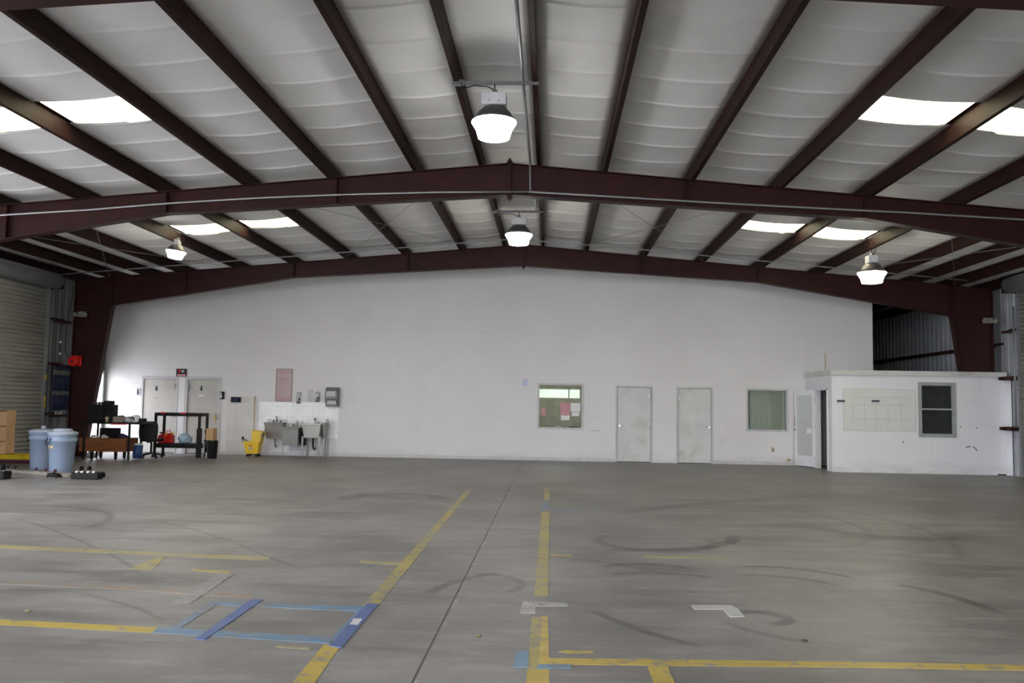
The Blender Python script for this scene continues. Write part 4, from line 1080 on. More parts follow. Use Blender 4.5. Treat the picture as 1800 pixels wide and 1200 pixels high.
# ---------------------------------------------------------------- high-bay lamps
def lamp(p, label, mount, s=1.0, tilt=None, bar=True, kind='lamp', box_w=.32):
    x, y, z = p      # z: widest rim
    t = thing('high_bay_light', label, 'lamp', (x, y, z+.34*s), 'high bay lights')
    lens = MB().lathe((x, y, z), [(.15*s, -.222*s), (.203*s, -.212*s), (.214*s, -.17*s), (.233*s, -.105*s), (.268*s, -.05*s), (.29*s, -.015*s), (.285*s, .008*s), (.25*s, .014*s)], 36)
    refl = MB().lathe((x, y, z), [(.292*s, .0), (.25*s, .06*s), (.20*s, .13*s), (.14*s, .185*s), (.1*s, .2*s)], 36)
    bx = MB().box(x-box_w/2*s, x+box_w/2*s, y-.12*s, y+.12*s, z+.20*s, z+.36*s)
    mtx = None
    if tilt: mtx = Matrix.Translation((x, y, z+.4*s)) @ Matrix.Rotation(tilt, 4, 'Y') @ Matrix.Translation((-x, -y, -z-.4*s))
    lens.build('lens', M[kind], t, mtx=mtx); refl.build('reflector', M['brown_refl'], t, mtx=mtx)
    bal = bx.build('ballast_box', M['ballast'], t, bevel=.012, mtx=mtx)
    for s_ in (-.06, .06): MB().cyl((x+s_, y-.12*s-.004, z+.25*s), (x+s_, y-.12*s+.004, z+.25*s), .012).build('knockout', M['disp_light'], bal)
    MB().cyl((x, y, z+.36*s), (x, y, z+.42*s), .035).build('neck', M['conduit'], t)
    MB().cyl((x, y, z+.40*s), (x, y, mount), .007).build('hanger', M['blacksteel'], t)
    if bar:
        MB().box(-.56, .56, y-.02, y+.02, mount-.02, mount+.02).build('mounting_bar', M['conduit'], t)
        MB().box(-.56, -.42, y-.035, y+.035, mount-.03, mount+.035).build('bar_clamp', M['galv'], t)
        MB().tube([(-.45, y-.04, mount-.01), (-.42, y-.04, mount-.09), (-.28, y-.04, mount-.05), (-.1, y-.03, mount-.06), (-.02, y-.02, mount-.1), (x+.03, y-.02, z+.37)], .007).build('power_cable', M['black'], t)
    else:
        MB().tube([(x+.05, y, mount), (x+.09, y, mount-.15), (x+.04, y, z+.38*s)], .007).build('power_cable', M['black'], t)
    return t
lamp((-.01, 11.0, 5.20), 'nearest high-bay light, hanging at the ridge before the mid-hall frame', 5.72, kind='lamp_cool')
lamp((.035, 18.5, 5.215), 'high-bay light hanging at the ridge between the two frames', 5.72)
lamp((7.51, 18.5, 4.46), 'high-bay light hanging under the right roof slope', ztop(7.6)-.0, box_w=.2, bar=False)
lamp((-7.45, 18.5, 4.78), 'smaller tilted high-bay light hanging under the left roof slope', ztop(7.6)+.0, s=.72, tilt=.12, bar=False, box_w=.14)

# ---------------------------------------------------------------- floor markings
DK = 0
def decal(pts, mt, name, label, cat, z=.0015, group=None):
    global DK; DK += 1; z += DK*.00006; ps = [fl(*p) for p in pts]
    n_ = len(ps)
    vs = [(p.x, p.y, .0003) for p in ps]+[(p.x, p.y, z) for p in ps]
    fs = [tuple(range(n_-1, -1, -1)), tuple(range(n_, 2*n_))]+[(i, (i+1) % n_, n_+(i+1) % n_, n_+i) for i in range(n_)]
    return tag(MB().add(vs, fs).build(name, M[mt]), label, cat, group)
fm, yl = 'floor_line', 'floor line'
decal([(0, 957.5), (473, 979), (473, 985), (0, 963.5)], 'yellow_pale', fm, 'long thin yellow floor line at the left, ending level with the dark stain', yl)
decal([(0, 1088.5), (278, 1102.5), (270, 1112), (0, 1098)], 'yellow', fm, 'worn yellow floor line at lower left running into the light blue tape', yl)
decal([(570, 1132), (596, 1139), (553, 1200), (514, 1200)], 'yellow', fm, 'flaking yellow stripe at the bottom edge, below the blue tape corner', yl)
decal([(822, 859), (832, 857), (668, 1060), (633, 1068)], 'yellow_faded', fm, 'long faded yellow stripe running away, left of the slab joint', yl)
decal([(925, 1200), (927, 1176), (965, 1176), (965, 1200)], 'yellow', fm, 'yellow patch at the bottom edge below the short blue tape', yl)
decal([(928, 1174), (935, 1083), (953, 1083), (948, 1156), (946, 1174)], 'yellow_faded', fm, 'faded yellow stripe leading up to the left white corner mark', yl)
decal([(948, 1156), (953, 1083), (963, 1083), (965, 1156)], 'yellow', fm, 'brighter narrow yellow stripe beside the faded one near the bottom', yl)
decal([(939, 1048), (952, 899), (966, 897), (963, 1048)], 'yellow_faded', fm, 'long faded yellow stripe beyond the left white corner mark', yl)
decal([(956, 879), (957, 858), (966, 858), (966, 879)], 'yellow_faded', fm, 'far faint end of the yellow stripe beyond the small blue tape', yl)
decal([(948, 1156.5), (1200, 1159.5), (1500, 1163.5), (1800, 1168.5), (1800, 1178.5), (1500, 1173), (1200, 1170), (960, 1167.5), (946, 1167.5)], 'yellow', fm, 'long yellow stripe crossing the lower right of the floor', yl, z=.002)
decal([(1138, 1170), (1173, 1170), (1186, 1200), (1149, 1200)], 'yellow', fm, 'short yellow stripe going down from the long crossing stripe', yl)
decal([(966, 974), (1004, 975), (1004, 978), (966, 977)], 'yellow_faded', fm, 'faint short yellow line just right of the long faded stripe', yl)
decal([(1130, 976.5), (1275, 978.5), (1275, 982), (1130, 980)], 'yellow_pale', fm, 'thin yellow line in the middle distance, right of centre', yl)
decal([(633, 985), (706, 988), (704, 993), (634, 989)], 'yellow_pale', fm, 'short yellow line touching the left long faded stripe', yl)
decal([(982, 1145), (995, 1142.5), (1042, 1144), (1042, 1147.5), (997, 1148)], 'yellow', 'floor_arrow', 'small pointed yellow dash above the long crossing stripe', yl)
decal([(487, 1134.5), (545, 1138), (543, 1141.5), (485, 1137.5)], 'yellow_pale', fm, 'short thin yellow dash left of the flaking yellow stripe', yl)
decal([(278, 977), (291, 978), (268, 1001), (228, 1000), (248, 991)], 'yellow_faded', fm, 'flaked yellow corner stub under the long left line', yl)
decal([(338, 1000), (405, 1003.5), (402, 1007.5), (345, 1004)], 'yellow_faded', fm, 'short flaked yellow dash between the stain and the blue tape', yl)
decal([(0, 1021), (220, 1031), (440, 1046), (440, 1051), (220, 1036), (0, 1026)], 'orange_faint', fm, 'very faint orange line across the left floor', yl)
tl = 'tape'
decal([(372, 1057), (640, 1066), (637, 1075), (372, 1062)], 'tape_lightblue', 'floor_tape', 'light blue tape, far side of the taped rectangle', tl, .0018)
decal([(278, 1102), (580, 1120), (580, 1131), (268, 1112)], 'tape_lightblue', 'floor_tape', 'light blue tape, near side of the taped rectangle', tl, .0018)
decal([(372, 1058), (388, 1058), (318, 1103), (302, 1102)], 'blue_faint', 'floor_tape', 'worn blue tape slanting at the left end of the taped rectangle', tl, .0018)
decal([(630, 1072), (647, 1072), (597, 1126), (578, 1126)], 'tape_lightblue', 'floor_tape', 'light blue tape under the right dark blue strip', tl, .0018)
decal([(441, 1054), (462, 1054), (360, 1125), (343, 1124)], 'tape_blue', 'floor_tape', 'dark blue tape strip crossing the left part of the taped rectangle', tl, .004)
decal([(645, 1061), (665, 1062), (600, 1139), (579, 1136)], 'tape_blue', 'floor_tape', 'dark blue tape strip at the right end of the taped rectangle, with white label', tl, .004)
decal([(622, 1088), (637, 1089), (629, 1099), (615, 1098)], 'label', 'paper_label', 'white label stuck on the right dark blue tape strip', 'label', .0055)
decal([(908, 1145), (930, 1144), (928, 1173), (902, 1172)], 'tape_lightblue', 'floor_tape', 'square light blue tape patch left of the yellow stripe at the bottom', tl, .0018)
decal([(946, 1167.8), (1003, 1168), (1004, 1175), (944, 1175)], 'tape_lightblue', 'floor_tape', 'short light blue tape just under the long crossing stripe', tl, .0026)
decal([(953, 880), (965, 880), (965, 897), (952, 898)], 'blue_faint', 'floor_tape', 'small faded blue tape across the far end of the yellow stripe', tl, .0018)
decal([(966, 896), (1060, 897), (1060, 898.5), (966, 898)], 'blue_faint', 'floor_tape', 'thin blue line to the right of the small far tape', tl)
decal([(1047, 883), (1050, 883), (1058, 897), (1054, 897)], 'blue_faint', 'floor_tape', 'thin slanting blue line at the right end of the far blue corner', tl)
decal([(919, 1057.5), (996, 1060), (1000, 1065), (941, 1065.5), (941, 1078), (914, 1078)], 'tape_white_worn', 'corner_tape', 'worn white corner mark overlapping the yellow stripe', 'tape', .0025)
decal([(1215, 1064), (1284, 1064), (1296, 1069), (1309, 1084), (1283, 1084.5), (1271, 1071), (1221, 1071)], 'tape_white', 'corner_tape', 'bright white corner mark at the right of the floor', 'tape', .0025)
decal([(385, 1008), (410, 1010), (335, 1060), (300, 1062)], 'patch', 'floor_patch', 'pale patched strip slanting toward the blue taped rectangle', 'patch')
for (px_, py_), lab in (((841, 1118), 'dry leaf right of the slab joint near the bottom'), ((49, 1075), 'dry leaf at lower left near the worn yellow line'), ((1414, 1127), 'tiny dark scrap on the floor at lower right')):
    p = fl(px_, py_)
    tag(MB().blob((p.x, p.y, .008), .020, .013, .006, int(px_), .4, 8, 10).build('dry_leaf', M['leaf'] if px_ < 1000 else M['grime']), lab, 'leaf')

# ---------------------------------------------------------------- bins and clutter, left foreground
def bin_(cx, cy, label, rimh=.83, lid_handle=True, rot=0.0):
    K = .93
    t = thing('trash_can', label, 'trash can', (cx, cy, 0), 'blue-grey trash cans')
    MB().lathe((cx, cy, 0), [(.225, 0), (.235, .01), (.275, .64), (.295, .645), (.295, .69), (.283, .695), (.288, .76), (.302, .765), (.305, .80), (.29, .80), (.27, .6), (.22, .03)], 40, sx=K, sy=K).build('can_body', M['binblue'], t)
    MB().lathe((cx, cy, 0), [(.31, .79), (.315, .815), (.29, .84), (.2, .862), (.0001, .872)], 40, sx=K, sy=K).build('lid', M['binlid'], t)
    for a in (rot, rot+PI):
        px_, py_ = cx+math.cos(a)*.3, cy+math.sin(a)*.3
        d = Vector((math.cos(a), math.sin(a), 0)); s_ = Vector((-d.y, d.x, 0))
        c_ = Vector((cx, cy, 0))+d*.277
        MB().tube([c_+s_*.06+Vector((0, 0, .72)), c_+s_*.065+d*.03+Vector((0, 0, .64)), c_+s_*.03+d*.045+Vector((0, 0, .59)), c_-s_*.03+d*.045+Vector((0, 0, .59)), c_-s_*.065+d*.03+Vector((0, 0, .64)), c_-s_*.06+Vector((0, 0, .72))], .012).build('side_handle', M['binblue_dark'], t)
    return t
c1 = (-10.15, 18.35); c2 = (-9.26, 17.55)
t1 = bin_(*c1, 'left blue-grey trash can with a small knob on its lid', rot=PI*.97)
MB().lathe((*c1, .865), [(.03, 0), (.05, .02), (.05, .05), (.03, .07)], 20).build('lid_knob', M['binlid'], t1)
t2 = bin_(*c2, 'right blue-grey trash can with a broad lid handle and a pale sticker', rot=-PI*.68)
MB().lathe((c2[0], c2[1], .855), [(.2, 0), (.17, .045), (.16, .05), (.0001, .05)], 30).build('lid_top', M['binlid'], t2)
# sticker below handle
vs = []; n_ = 8
for i in range(n_+1):
    a = -PI*.80+.24*PI*i/n_
    for z, r in ((.50, .2485), (.57, .2535)): vs.append((c2[0]+math.cos(a)*r, c2[1]+math.sin(a)*r, z))
MB().add(vs, [(2*i, 2*i+2, 2*i+3, 2*i+1) for i in range(n_)], True).build('sticker', M['cream'], t2, solid=.002)

# yellow pallet jack
t = thing('pallet_jack', 'yellow pallet jack by the left roll-up door, boxes standing on it', 'pallet jack', (-11.4, 19.55, 0))
for y in (19.25, 19.8):
    fk = MB().prism([(-12.05, .14), (-10.5, .14), (-10.42, .16), (-10.5, .22), (-12.05, .24)], 1, y-.09, y+.09).build('fork', M['yellowm'], t, bevel=.01)
    MB().cyl((-10.62, y-.05, .045), (-10.62, y+.05, .045), .045).build('fork_roller', M['black'], fk)
MB().box(-12.1, -11.9, 19.16, 19.89, .12, .34).build('pump_frame', M['yellowm'], t, bevel=.01)
MB().box(-12.0, -10.62, 19.16, 19.2, .05, .12).build('push_rod', M['darkred'], t)
for y in (19.4, 19.65): MB().cyl((-11.98, y-.03, .07), (-11.98, y+.03, .07), .07).build('steer_wheel', M['black'], t)
z = .24
p = wy(24, 760, 19.5); xb = p.x
for h, d, lab in ((.30, 0, 'bottom'), (.34, .01, 'middle'), (.35, .0, 'top')):
    t = thing('cardboard_box', '%s box of the cardboard stack on the yellow pallet jack' % lab, 'box', (xb-.35, 19.5, z), 'cardboard boxes on the pallet jack')
    MB().box(xb-.72-d, xb-d-.1, 19.38, 19.72, z, z+h).build('carton', M['card'], t, bevel=.006)
    MB().box(xb-.72-d, xb-d-.101, 19.378, 19.38, z+h-.03, z+h-.005).build('edge_seam', M['wood'], t)
    z += h+.001

# upturned furniture dolly / board with casters
def pt(px_, py_, z=0): q = fl(px_, py_, z); return q
def caster(t, x, y, z, r=.04, mm='black', cap=None):
    k = MB().cyl((x-.018, y, z+r), (x+.018, y, z+r), r, n=16).build('caster', M[mm], t)
    MB().box(x-.03, x+.03, y-.02, y+.02, z-.0, z+.02).build('caster_plate', M['galv'], k)
    if cap: MB().cyl((x-.024, y, z+r), (x+.024, y, z+r), r*.4, n=10).build('hub_cap', M[cap], k)
a = pt(12, 829); b_ = pt(125, 838)
d = (b_-a); ang = math.atan2(d.y, d.x); L = d.length
t = thing('furniture_dolly', 'long thin upturned wooden dolly with casters in front of the trash cans', 'dolly', ((a.x+b_.x)/2, (a.y+b_.y)/2, 0))
mt_ = Matrix.Translation((a.x, a.y, 0)) @ Matrix.Rotation(ang, 4, 'Z')
MB().box(0, L, -.05, .05, 0, .05).build('deck_board', M['palewood'], t, mtx=mt_, bevel=.004)
MB().box(0, L, .16, .22, 0, .05).build('deck_board', M['palewood'], t, mtx=mt_, bevel=.004)
MB().box(.05, .13, .05, .16, .0, .045).box(L-.13, L-.05, .05, .16, 0, .045).build('cross_board', M['palewood'], t, mtx=mt_)
for u, mm in ((.03, 'black'), (.14, 'black'), (.47, 'darkred'), (.62, 'darkred'), (.76, 'darkred')):
    q = mt_ @ Vector((L*u, 0, 0)); caster(t, q.x, q.y, .05, .038, mm, 'chrome')
# black dolly right
a = pt(124, 842); b_ = pt(178, 842)
t = thing('black_dolly', 'low black plastic dolly lying upturned right of the trash cans', 'dolly', ((a.x+b_.x)/2, a.y+.1, 0))
MB().box(a.x, b_.x, a.y-.0, a.y+.28, 0, .13).build('deck', M['black'], t, bevel=.02)
for u in (.18, .37, .6, .8): MB().cyl((a.x+(b_.x-a.x)*u, a.y+.01, .132), (a.x+(b_.x-a.x)*u, a.y+.06, .145), .022, n=12).build('bright_bolt', M['cleanwhite'], t)
for u in (.15, .45): caster(t, a.x+(b_.x-a.x)*u, a.y+.22, .13, .055, 'black')
a2 = pt(178, 842); b2 = pt(198, 840)
MB().box(a2.x-.02, b2.x, a2.y+.06, a2.y+.12, 0, .03).build('tow_bar', M['palewood'], t)
MB().cyl((b2.x-.08, a2.y+.09, .03), (b2.x-.08, a2.y+.09, .10), .03).build('bar_knob', M['black'], t)
# black block at far left and crumpled glove
a = pt(-30, 842); b_ = pt(12, 842)
t = thing('black_dolly', 'black wheeled block cut by the left edge of the photo', 'dolly', ((a.x+b_.x)/2, a.y+.1, 0))
MB().box(a.x, b_.x, a.y, a.y+.25, 0, .15).build('deck', M['black'], t, bevel=.02)
for u in (.35, .75): caster(t, a.x+(b_.x-a.x)*u, a.y+.12, .15, .06, 'black')
p = pt(95, 840)
t = thing('work_glove', 'crumpled black glove on the floor before the right trash can', 'glove', (p.x, p.y, 0))
MB().blob((p.x, p.y, .05), .13, .07, .05, 7, .3, flat=True).build('palm', M['black'], t)
for k, (dx, dy) in enumerate(((.10, -.03), (.13, .0), (.08, -.07), (-.10, -.03))):
    MB().tube([(p.x+dx*.5, p.y+dy*.5, .05), (p.x+dx, p.y+dy, .05), (p.x+dx*1.2, p.y+dy*1.3, .018)], .016).build('finger', M['black'], t)

# ---------------------------------------------------------------- workbench cluster
YD0, YD1 = 21.55, 22.3
def dw(px_, py_, Y=21.9): return wy(px_, py_, Y)
xL = dw(152, 745).x; xR_ = dw(249, 745, YD0).x; ztb = dw(200, 742, YD0).z
t = thing('workbench', 'dark-topped steel workbench at the foot of the left column', 'table', ((xL+xR_)/2, 22, 0))
MB().box(xL, xR_, YD0, YD1, ztb-.045, ztb).build('table_top', M['blacksteel'], t, bevel=.004)
xr0 = dw(193, 745, YD0).x; xr1 = dw(222, 745, YD0).x
MB().box(xr0, xr1, YD0-.004, YD0+.01, ztb-.06, ztb-.03).build('red_edge_strip', M['red'], t)
for x in (xL+.12, xR_-.33):
    for y in (YD0+.05, YD1-.05): MB().box(x-.022, x+.022, y-.022, y+.022, 0, ztb-.045).build('leg', M['blacksteel'], t)
def on_bench(px0, px1, ytop, y0, y1, name, mt, label, cat, bev=.008, base=None):
    a = wy(px0, 738, y0); b_ = wy(px1, 738, y0); z1 = wy((px0+px1)/2, ytop, y0).z
    o = MB().box(a.x, b_.x, y0, y1, base if base is not None else ztb, z1).build(name, M[mt], bevel=bev)
    return tag(o, label, cat)
# monitors and boxes
def monitor(px0, px1, ytop, y0, label):
    a = wy(px0, 738, y0); b_ = wy(px1, 738, y0); z1 = wy((px0+px1)/2, ytop, y0).z; z0 = ztb+.03
    t = thing('computer_monitor', label, 'monitor', ((a.x+b_.x)/2, y0+.1, ztb))
    xm = (a.x+b_.x)/2
    MB().prism([(a.x, z0), (b_.x, z0), (b_.x, z1), (a.x, z1)], 1, y0, y0+.07).build('bezel', M['black'], t, bevel=.01)
    MB().box(a.x+.03, b_.x-.03, y0-.002, y0+.004, z0+.04, z1-.03).build('screen', M['blacksteel'], t)
    MB().box(xm-.16, xm+.16, y0+.07, y0+.25, z0+.05, z1-.06).build('back_housing', M['black'], t, bevel=.03)
    MB().box(xm-.14, xm+.14, y0-.02, y0+.24, ztb, z0).build('foot', M['black'], t, bevel=.008)
monitor(153, 181, 711, 21.62, 'black monitor at the left end of the workbench')
a = wy(181, 738, 21.66); b_ = wy(197, 738, 21.66); z1 = wy(189, 711, 21.66).z
t = thing('speaker_box', 'tall black speaker box right of the monitor on the workbench', 'speaker', ((a.x+b_.x)/2, 21.8, ztb))
MB().box(a.x, b_.x, 21.66, 21.95, ztb, z1).build('cabinet', M['black'], t, bevel=.01)
MB().cyl(((a.x+b_.x)/2, 21.662, ztb+.14), ((a.x+b_.x)/2, 21.65, ztb+.14), .07).build('driver', M['chairfab'], t)
a = wy(181, 738, 21.7); b_ = wy(193, 738, 21.7); z2 = wy(187, 704, 21.7).z
tag(MB().box(a.x, b_.x, 21.7, 21.92, z1, z2).build('small_box', M['chairfab'], bevel=.01), 'small dark box on top of the black speaker box', 'box')
p = wy(174, 712, 21.6)
t = thing('desk_camera', 'small camera with two pale lens glints on top of the monitor', 'camera', (p.x, 21.64, p.z))
MB().box(p.x-.09, p.x+.1, 21.62, 21.7, wy(167, 711, 21.62).z, wy(167, 706, 21.62).z).build('camera_body', M['black'], t, bevel=.008)
zc_ = wy(170, 709, 21.6).z
for dx in (-.04, .05): MB().cyl((p.x+dx, 21.615, zc_), (p.x+dx, 21.60, zc_-.01), .02).build('lens', M['cleanwhite'], t)
a = wy(187, 738, 21.58)
t = thing('paper_cup', 'white paper cup in front of the speaker box on the workbench', 'cup', (a.x, 21.6, ztb))
MB().lathe((a.x, 21.6, ztb), [(.032, 0), (.042, .13), (.038, .13), (.03, .01)], 18).build('cup_body', M['cream'], t)
on_bench(197, 216, 732, 21.7, 21.95, 'cardboard_tray', 'palewood', 'brown carton at the middle of the workbench', 'box')
a = wy(205, 733, 21.75)
tag(MB().prism([(a.x-.16, a.z-.02), (a.x+.15, a.z-.0), (a.x+.1, a.z+.05), (a.x+.04, a.z+.04)], 1, 21.72, 21.92).build('folded_cap', M['chairfab'], bevel=.005), 'dark folded cap lying on the brown carton', 'cap')
for i, (px0, px1, yt, y0, mm, nm, lab, cat) in enumerate((
        (214, 228, 735, 21.6, 'disp_light', 'paper_stack', 'grey stack of papers right of the brown carton', 'papers'),
        (226, 242, 733, 21.65, 'paper', 'paper_bundle', 'white crumpled paper bundle near the right end of the workbench', 'papers'),
        (243, 252, 735, 21.75, 'chairfab', 'tool_case', 'small dark case at the right end of the workbench', 'case'))):
    a = wy(px0, 738, y0); b_ = wy(px1, 738, y0); h = wy(px0, yt, y0).z-ztb; b_.x = min(b_.x, xR_)
    if nm == 'tool_case': tag(MB().box(a.x-.05, b_.x, y0, y0+.2, ztb, ztb+h).build(nm, M[mm], bevel=.01), lab, cat)
    else: tag(MB().blob(((a.x+b_.x)/2, y0+.14, ztb+h*.55), (b_.x-a.x)/2, .1, h*.85, 20+i, .3, flat=True).build(nm, M[mm]), lab, cat)
a = wy(231, 728, 21.7); tag(MB().prism([(a.x-.1, ztb+.14), (a.x+.02, ztb+.12), (a.x+.1, ztb+.06), (a.x+.06, ztb+.14)], 1, 21.66, 21.7).build('hand_tool', M['blacksteel']), 'dark hand tool lying on the white paper bundle', 'tool')
# box hanging shelf under bench
a = wy(177, 751, 21.9); b_ = wy(203, 751, 21.9); zb = wy(190, 770, 21.9).z
tag(MB().box(a.x, b_.x, 21.85, 22.2, .47, wy(190, 752, 21.9).z).build('black_case', M['black'], bevel=.01), 'black case standing in the brown wooden crate under the workbench', 'case')
# brown crate on the floor below
xa = wy(139, 780, 21.62).x; xb = wy(222, 780, 21.62).x; zt = wy(200, 770, 21.62).z; zb = wy(200, 794, 21.62).z
t = thing('wooden_crate', 'long brown wooden crate under the workbench', 'crate', ((xa+xb)/2, 21.9, zb))
zb = max(zb, .12)
mb = MB().box(xa, xb, 21.62, 21.65, zb, zt); mb.build('front_board', M['wood'], t)
MB().box(xa, xb, 22.22, 22.25, zb, zt).build('rear_board', M['wood'], t)
MB().box(xa, xa+.03, 21.65, 22.22, zb, zt).build('side_board', M['wood'], t); MB().box(xb-.03, xb, 21.65, 22.22, zb, zt).build('side_board', M['wood'], t)
MB().box(xa+.03, xb-.03, 21.65, 22.22, zb, zt-.03).build('bottom_board', M['wood'], t)
for x in (xa+.3, xb-.3):
    for y in (21.7, 22.15): MB().cyl((x-.02, y, .05), (x+.02, y, .05), .05).box(x-.03, x+.03, y-.03, y+.03, .09, zb).build('caster', M['black'], t)
for px_, r, lab in ((172, .1, 'left'), (189, .09, 'middle'), (0, 0, '')):
    if not r: continue
    a = wy(px_, 769, 21.75); tag(MB().blob((a.x-.1, 21.78, zt+.02), r, .08, .05, px_, .3, flat=True).build('rag', M['paper']), '%s pale rag lying on the brown wooden crate' % lab, 'rag')
a = wy(216, 765, 21.75)
tag(MB().blob((a.x, 21.72, zt+.05), .14, .06, .06, 9, .25, flat=True).build('jacket', M['rednav']), 'dark blue jacket heaped at the right end of the crate', 'jacket')
# white bags on floor
for px_, py_, r, lab in ((160, 803, .11, 'white plastic bag on the floor left of the other bag under the bench'), (172, 800, .09, 'smaller white plastic bag on the floor under the bench')):
    p = fl(px_, py_); tag(MB().blob((p.x, p.y, r*.52), r, r, r, px_, .2, flat=True).build('plastic_bag', M['paper']), lab, 'bag')
# blue bin
p = wy(242, 790, 22.1)
t = thing('waste_bin', 'small blue bin between workbench and office chair', 'bin', (p.x, 22.1, 0))
MB().lathe((p.x, 22.1, 0), [(.11, 0.02), (.13, .36), (.12, .36), (.10, .05)], 24).build('bin_body', M['bluebin'], t)
MB().blob((p.x, 22.1, .36), .11, .11, .05, 5, .2).build('bin_liner', M['paper'], t)

# office chair
cx, cy = wy(265, 790, 22.6).x, 22.62
t = thing('office_chair', 'charcoal office chair with its back to the camera, beside the workbench', 'chair', (cx, cy, 0))
zt = wy(264, 740, cy-.2).z; zb = wy(264, 776, cy-.2).z; hw = (wy(282, 760, cy-.2).x-wy(249, 760, cy-.2).x)/2
vs = []; nn, mm_ = 10, 10
mb = MB()
prof = []
for k in range(24):
    a = 2*PI*k/24; ca, sa = math.cos(a), math.sin(a)
    e = .45; x = hw*(abs(ca)**e)*(1 if ca > 0 else -1)*(1-.10*(sa < 0)*abs(sa)); z = (zt+zb)/2+(zt-zb)/2*(abs(sa)**e)*(1 if sa > 0 else -1)
    prof.append((x, z))
vs = []
for y, k in ((cy-.24, .93), (cy-.22, 1), (cy-.18, 1), (cy-.15, .93)):
    for x, z in prof: vs.append((cx+x*k, y-.03*(1-(x/hw)**2), (zt+zb)/2+(z-(zt+zb)/2)*k))
fs = [(j*24+i, j*24+(i+1) % 24, (j+1)*24+(i+1) % 24, (j+1)*24+i) for j in range(3) for i in range(24)]+[tuple(range(23, -1, -1)), tuple(range(72, 96))]
MB().add(vs, fs, True).build('backrest', M['chairfab'], t)
MB().box(cx-.24, cx+.24, cy-.2, cy+.26, .43, .51).build('seat', M['chairfab'], t, bevel=.035)
MB().tube([(cx, cy-.05, .42), (cx, cy-.24, .42), (cx, cy-.26, zb+.1)], .02).build('back_support', M['black'], t)
MB().cyl((cx, cy, .10), (cx, cy, .43), .028).build('gas_column', M['black'], t)
for k in range(5):
    a = PI/2+2*PI*k/5+.3; ex_, ey_ = cx+math.cos(a)*.27, cy+math.sin(a)*.27
    lg = MB().tube([(cx, cy, .12), ((cx+ex_)/2, (cy+ey_)/2, .105), (ex_, ey_, .075)], .022).build('base_leg', M['black'], t)
    MB().cyl((ex_-.022, ey_, .03), (ex_+.022, ey_, .03), .03).build('caster', M['black'], lg)
for s_ in (-1, 1):
    MB().tube([(cx+s_*.22, cy, .45), (cx+s_*.28, cy, .48), (cx+s_*.28, cy, .66)], .014).build('arm_post', M['black'], t)
    MB().box(cx+s_*.28-.03, cx+s_*.28+.03, cy-.12, cy+.13, .66, .69).build('armrest', M['black'], t, bevel=.01)

# black rack cart
ya, yb = 23.1, 23.62
xa = wy(273, 760, ya).x; xb = wy(350, 760, ya).x; zt = wy(350, 726, ya).z; zm0 = wy(350, 788, ya).z; zm1 = wy(350, 780, ya).z
t = thing('rack_cart', 'black steel frame cart with an open top shelf in front of the restroom doors', 'cart', ((xa+xb)/2, (ya+yb)/2, 0))
for x in (xa, xb):
    for y in (ya, yb):
        MB().box(x-.03, x+.03, y-.03, y+.03, .0, zt-.0).build('post', M['blacksteel'], t)
MB().box(xa-.03, xb+.03, ya-.035, yb+.035, zt-.09, zt).build('top_frame', M['blacksteel'], t, bevel=.006)
MB().box(xa-.03, xb+.03, ya-.035, yb+.035, zm0, zm1).build('lower_shelf', M['blacksteel'], t, bevel=.006)
MB().box(xb-.05, xb+.06, ya-.05, ya+.06, .0, .78).build('corner_box', M['blacksteel'], t)
p = wy(350, 768, ya)
for x in (xa, xb-.0): 
    for y in (ya, yb): MB().cyl((x-.05, y, .03), (x+.05, y, .03), .03).build('caster', M['black'], t)
for px_, r in ((287, .035), (322, .035)):
    q = wy(px_, 727, ya-.03); MB().box(q.x-.07, q.x+.07, ya-.04, ya-.03, zt-.03, zt+.015).build('red_tag', M['red'], t)
# handle wheel at right side
MB().cyl((xb+.1, ya+.2, .7), (xb+.18, ya+.2, .7), .08).build('side_spool', M['black'], t)
# red jugs
def jug(px_, y, s, label, rot, mm='red'):
    q = wy(px_, 772, y)
    t = thing('fuel_can', label, 'fuel can', (q.x, y, zm1), 'red fuel cans')
    x = q.x
    b_ = MB().prism([(x-.11*s, zm1+.001), (x+.11*s, zm1+.001), (x+.12*s, zm1+.17*s), (x+.05*s, zm1+.24*s), (x-.08*s, zm1+.24*s), (x-.12*s, zm1+.17*s)], 1, y-.09*s, y+.09*s).build('can_body', M[mm], t, bevel=.02)
    MB().tube([(x-.07*s, y, zm1+.23*s), (x-.06*s, y, zm1+.30*s), (x+.03*s, y, zm1+.30*s), (x+.04*s, y, zm1+.23*s)], .014).build('handle', M[mm], t)
    MB().cyl((x+.08*s, y, zm1+.2*s), (x+.11*s, y, zm1+.28*s), .02).build('spout_cap', M['yellowp'], t)
jug(286, 23.25, .95, 'left orange-red fuel can on the lower shelf of the black cart', 0)
jug(297, 23.35, 1.1, 'right red fuel can on the lower shelf of the black cart', 0)
q0 = wy(311, 775, 23.35); q1 = wy(338, 775, 23.35)
tag(MB().blob(((q0.x+q1.x)/2, 23.35, zm1+.10), (q1.x-q0.x)/2*.85, .13, .15, 12, .28, flat=True).build('plastic_bag', M['bluebag']), 'crumpled pale blue plastic bag on the lower shelf of the black cart', 'bag')
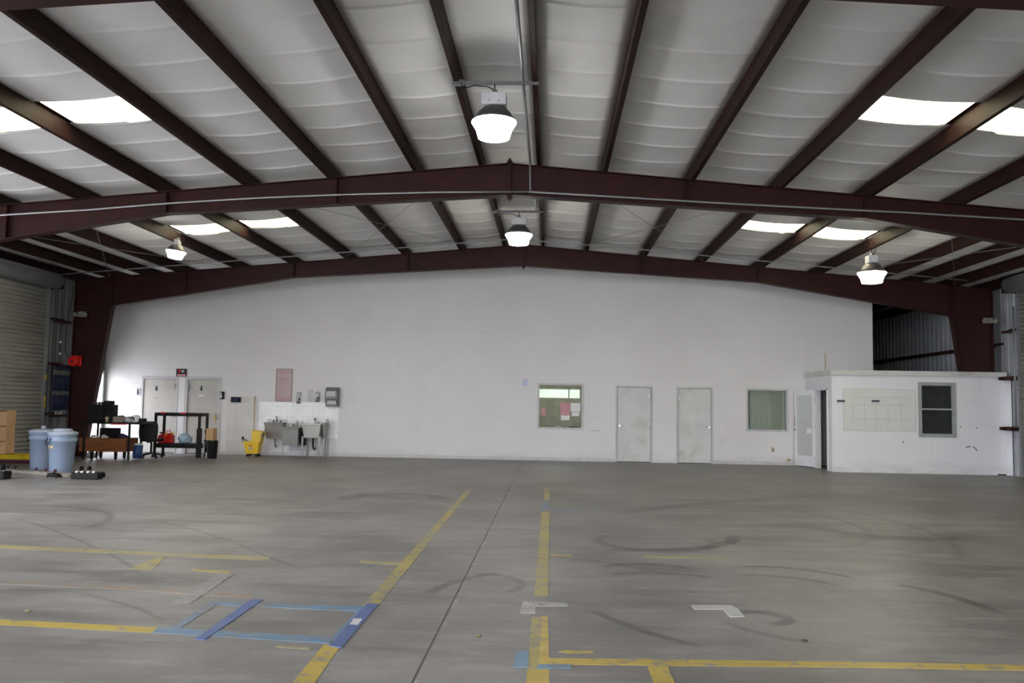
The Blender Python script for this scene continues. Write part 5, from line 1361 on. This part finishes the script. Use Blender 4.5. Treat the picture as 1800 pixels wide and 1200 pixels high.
# small hand truck with cardboard box and bits, right of the cart
q = wy(364, 760, 23.1)
z0 = wy(364, 774, 23.1).z; z1_ = wy(364, 753, 23.1).z
t = thing('cleaning_trolley', 'small dark trolley squeezed between black cart and black bin', 'trolley', (q.x, 23.4, 0))
MB().box(q.x-.13, q.x+.1, 23.2, 23.55, z0-.03, z0).build('upper_tray', M['black'], t, bevel=.006)
MB().box(q.x-.13, q.x+.1, 23.2, 23.55, .08, .11).build('lower_tray', M['darkred'], t, bevel=.006)
for sx_ in (-.12, .09):
    for y in (23.21, 23.54): MB().box(q.x+sx_-.01, q.x+sx_+.01, y-.01, y+.01, 0, z0-.03).build('leg', M['disp_light'], t)
tag(MB().box(q.x-.08, q.x+.12, 23.22, 23.5, z0+.001, z1_).build('cardboard_box', M['card'], bevel=.004), 'tan cardboard box on the small trolley beside the black cart', 'box')
tag(MB().lathe((q.x+.02, 23.24, .111), [(.04, 0), (.045, .16), (.02, .2), (.018, .24)], 16).build('bottle', M['orange']), 'orange bottle on the lower tray of the small trolley', 'bottle')
tag(MB().lathe((q.x+.02, 23.14, 0), [(.05, 0), (.055, .12), (.04, .14)], 16).build('tub', M['paper']), 'white tub on the floor against the black bin', 'tub')
# black trash can
q = wy(373, 790, 22.9); hb = wy(373, 774, 22.9).z; rb = (wy(383, 780, 22.9).x-wy(364, 780, 22.9).x)/2
t = thing('waste_bin', 'black waste bin right of the black cart', 'bin', (q.x, 22.9, 0))
MB().lathe((q.x, 22.9, 0), [(rb*.82, 0), (rb*.86, .02), (rb, hb-.02), (rb*1.04, hb), (rb*.97, hb), (rb*.8, .05)], 26).build('bin_body', M['black'], t)
MB().lathe((q.x, 22.9, hb-.05), [(rb*.95, 0), (rb*.93, .04), (rb*.4, .045)], 26).build('bin_liner', M['disp_light'], t)

# ---------------------------------------------------------------- light
w = bpy.data.worlds.new('overcast'); sc.world = w; w.use_nodes = True
nt = NT(w.node_tree); bg = w.node_tree.nodes['Background']
bg.inputs[0].default_value = (.90, .915, 1.0, 1); bg.inputs[1].default_value = 1.0
w.cycles.sampling_method = 'AUTOMATIC'
def portal_light(name, loc, rot, sx, sy):
    l = bpy.data.lights.new(name, 'AREA'); l.shape = 'RECTANGLE'; l.size = sx; l.size_y = sy; l.cycles.is_portal = True
    o = bpy.data.objects.new(name, l); C.objects.link(o); o.location = loc; o.rotation_euler = rot
portal_light('daylight_portal_front', (-6.4, YF-.15, 2.2), (PI/2, 0, 0), 9.2, 4.4)
portal_light('daylight_portal_front', (7.75, YF-.15, 2.2), (PI/2, 0, 0), 6.5, 4.4)
for y0, y1 in ((-6.6, .6), (1.0, 6.6), (8.2, 13.9)):
    portal_light('daylight_portal_left', (XL-.1, (y0+y1)/2, 2.1), (0, -PI/2, 0), 4.2, y1-y0)
portal_light('daylight_portal_side', (XL-.06, 23.8, 1.14), (0, -PI/2, 0), 2.28, 1.7)

vs_ = sc.view_settings
vs_.view_transform = 'Standard'; vs_.look = 'None'; vs_.gamma = 1; vs_.use_curve_mapping = False
vs_.exposure = 3.52
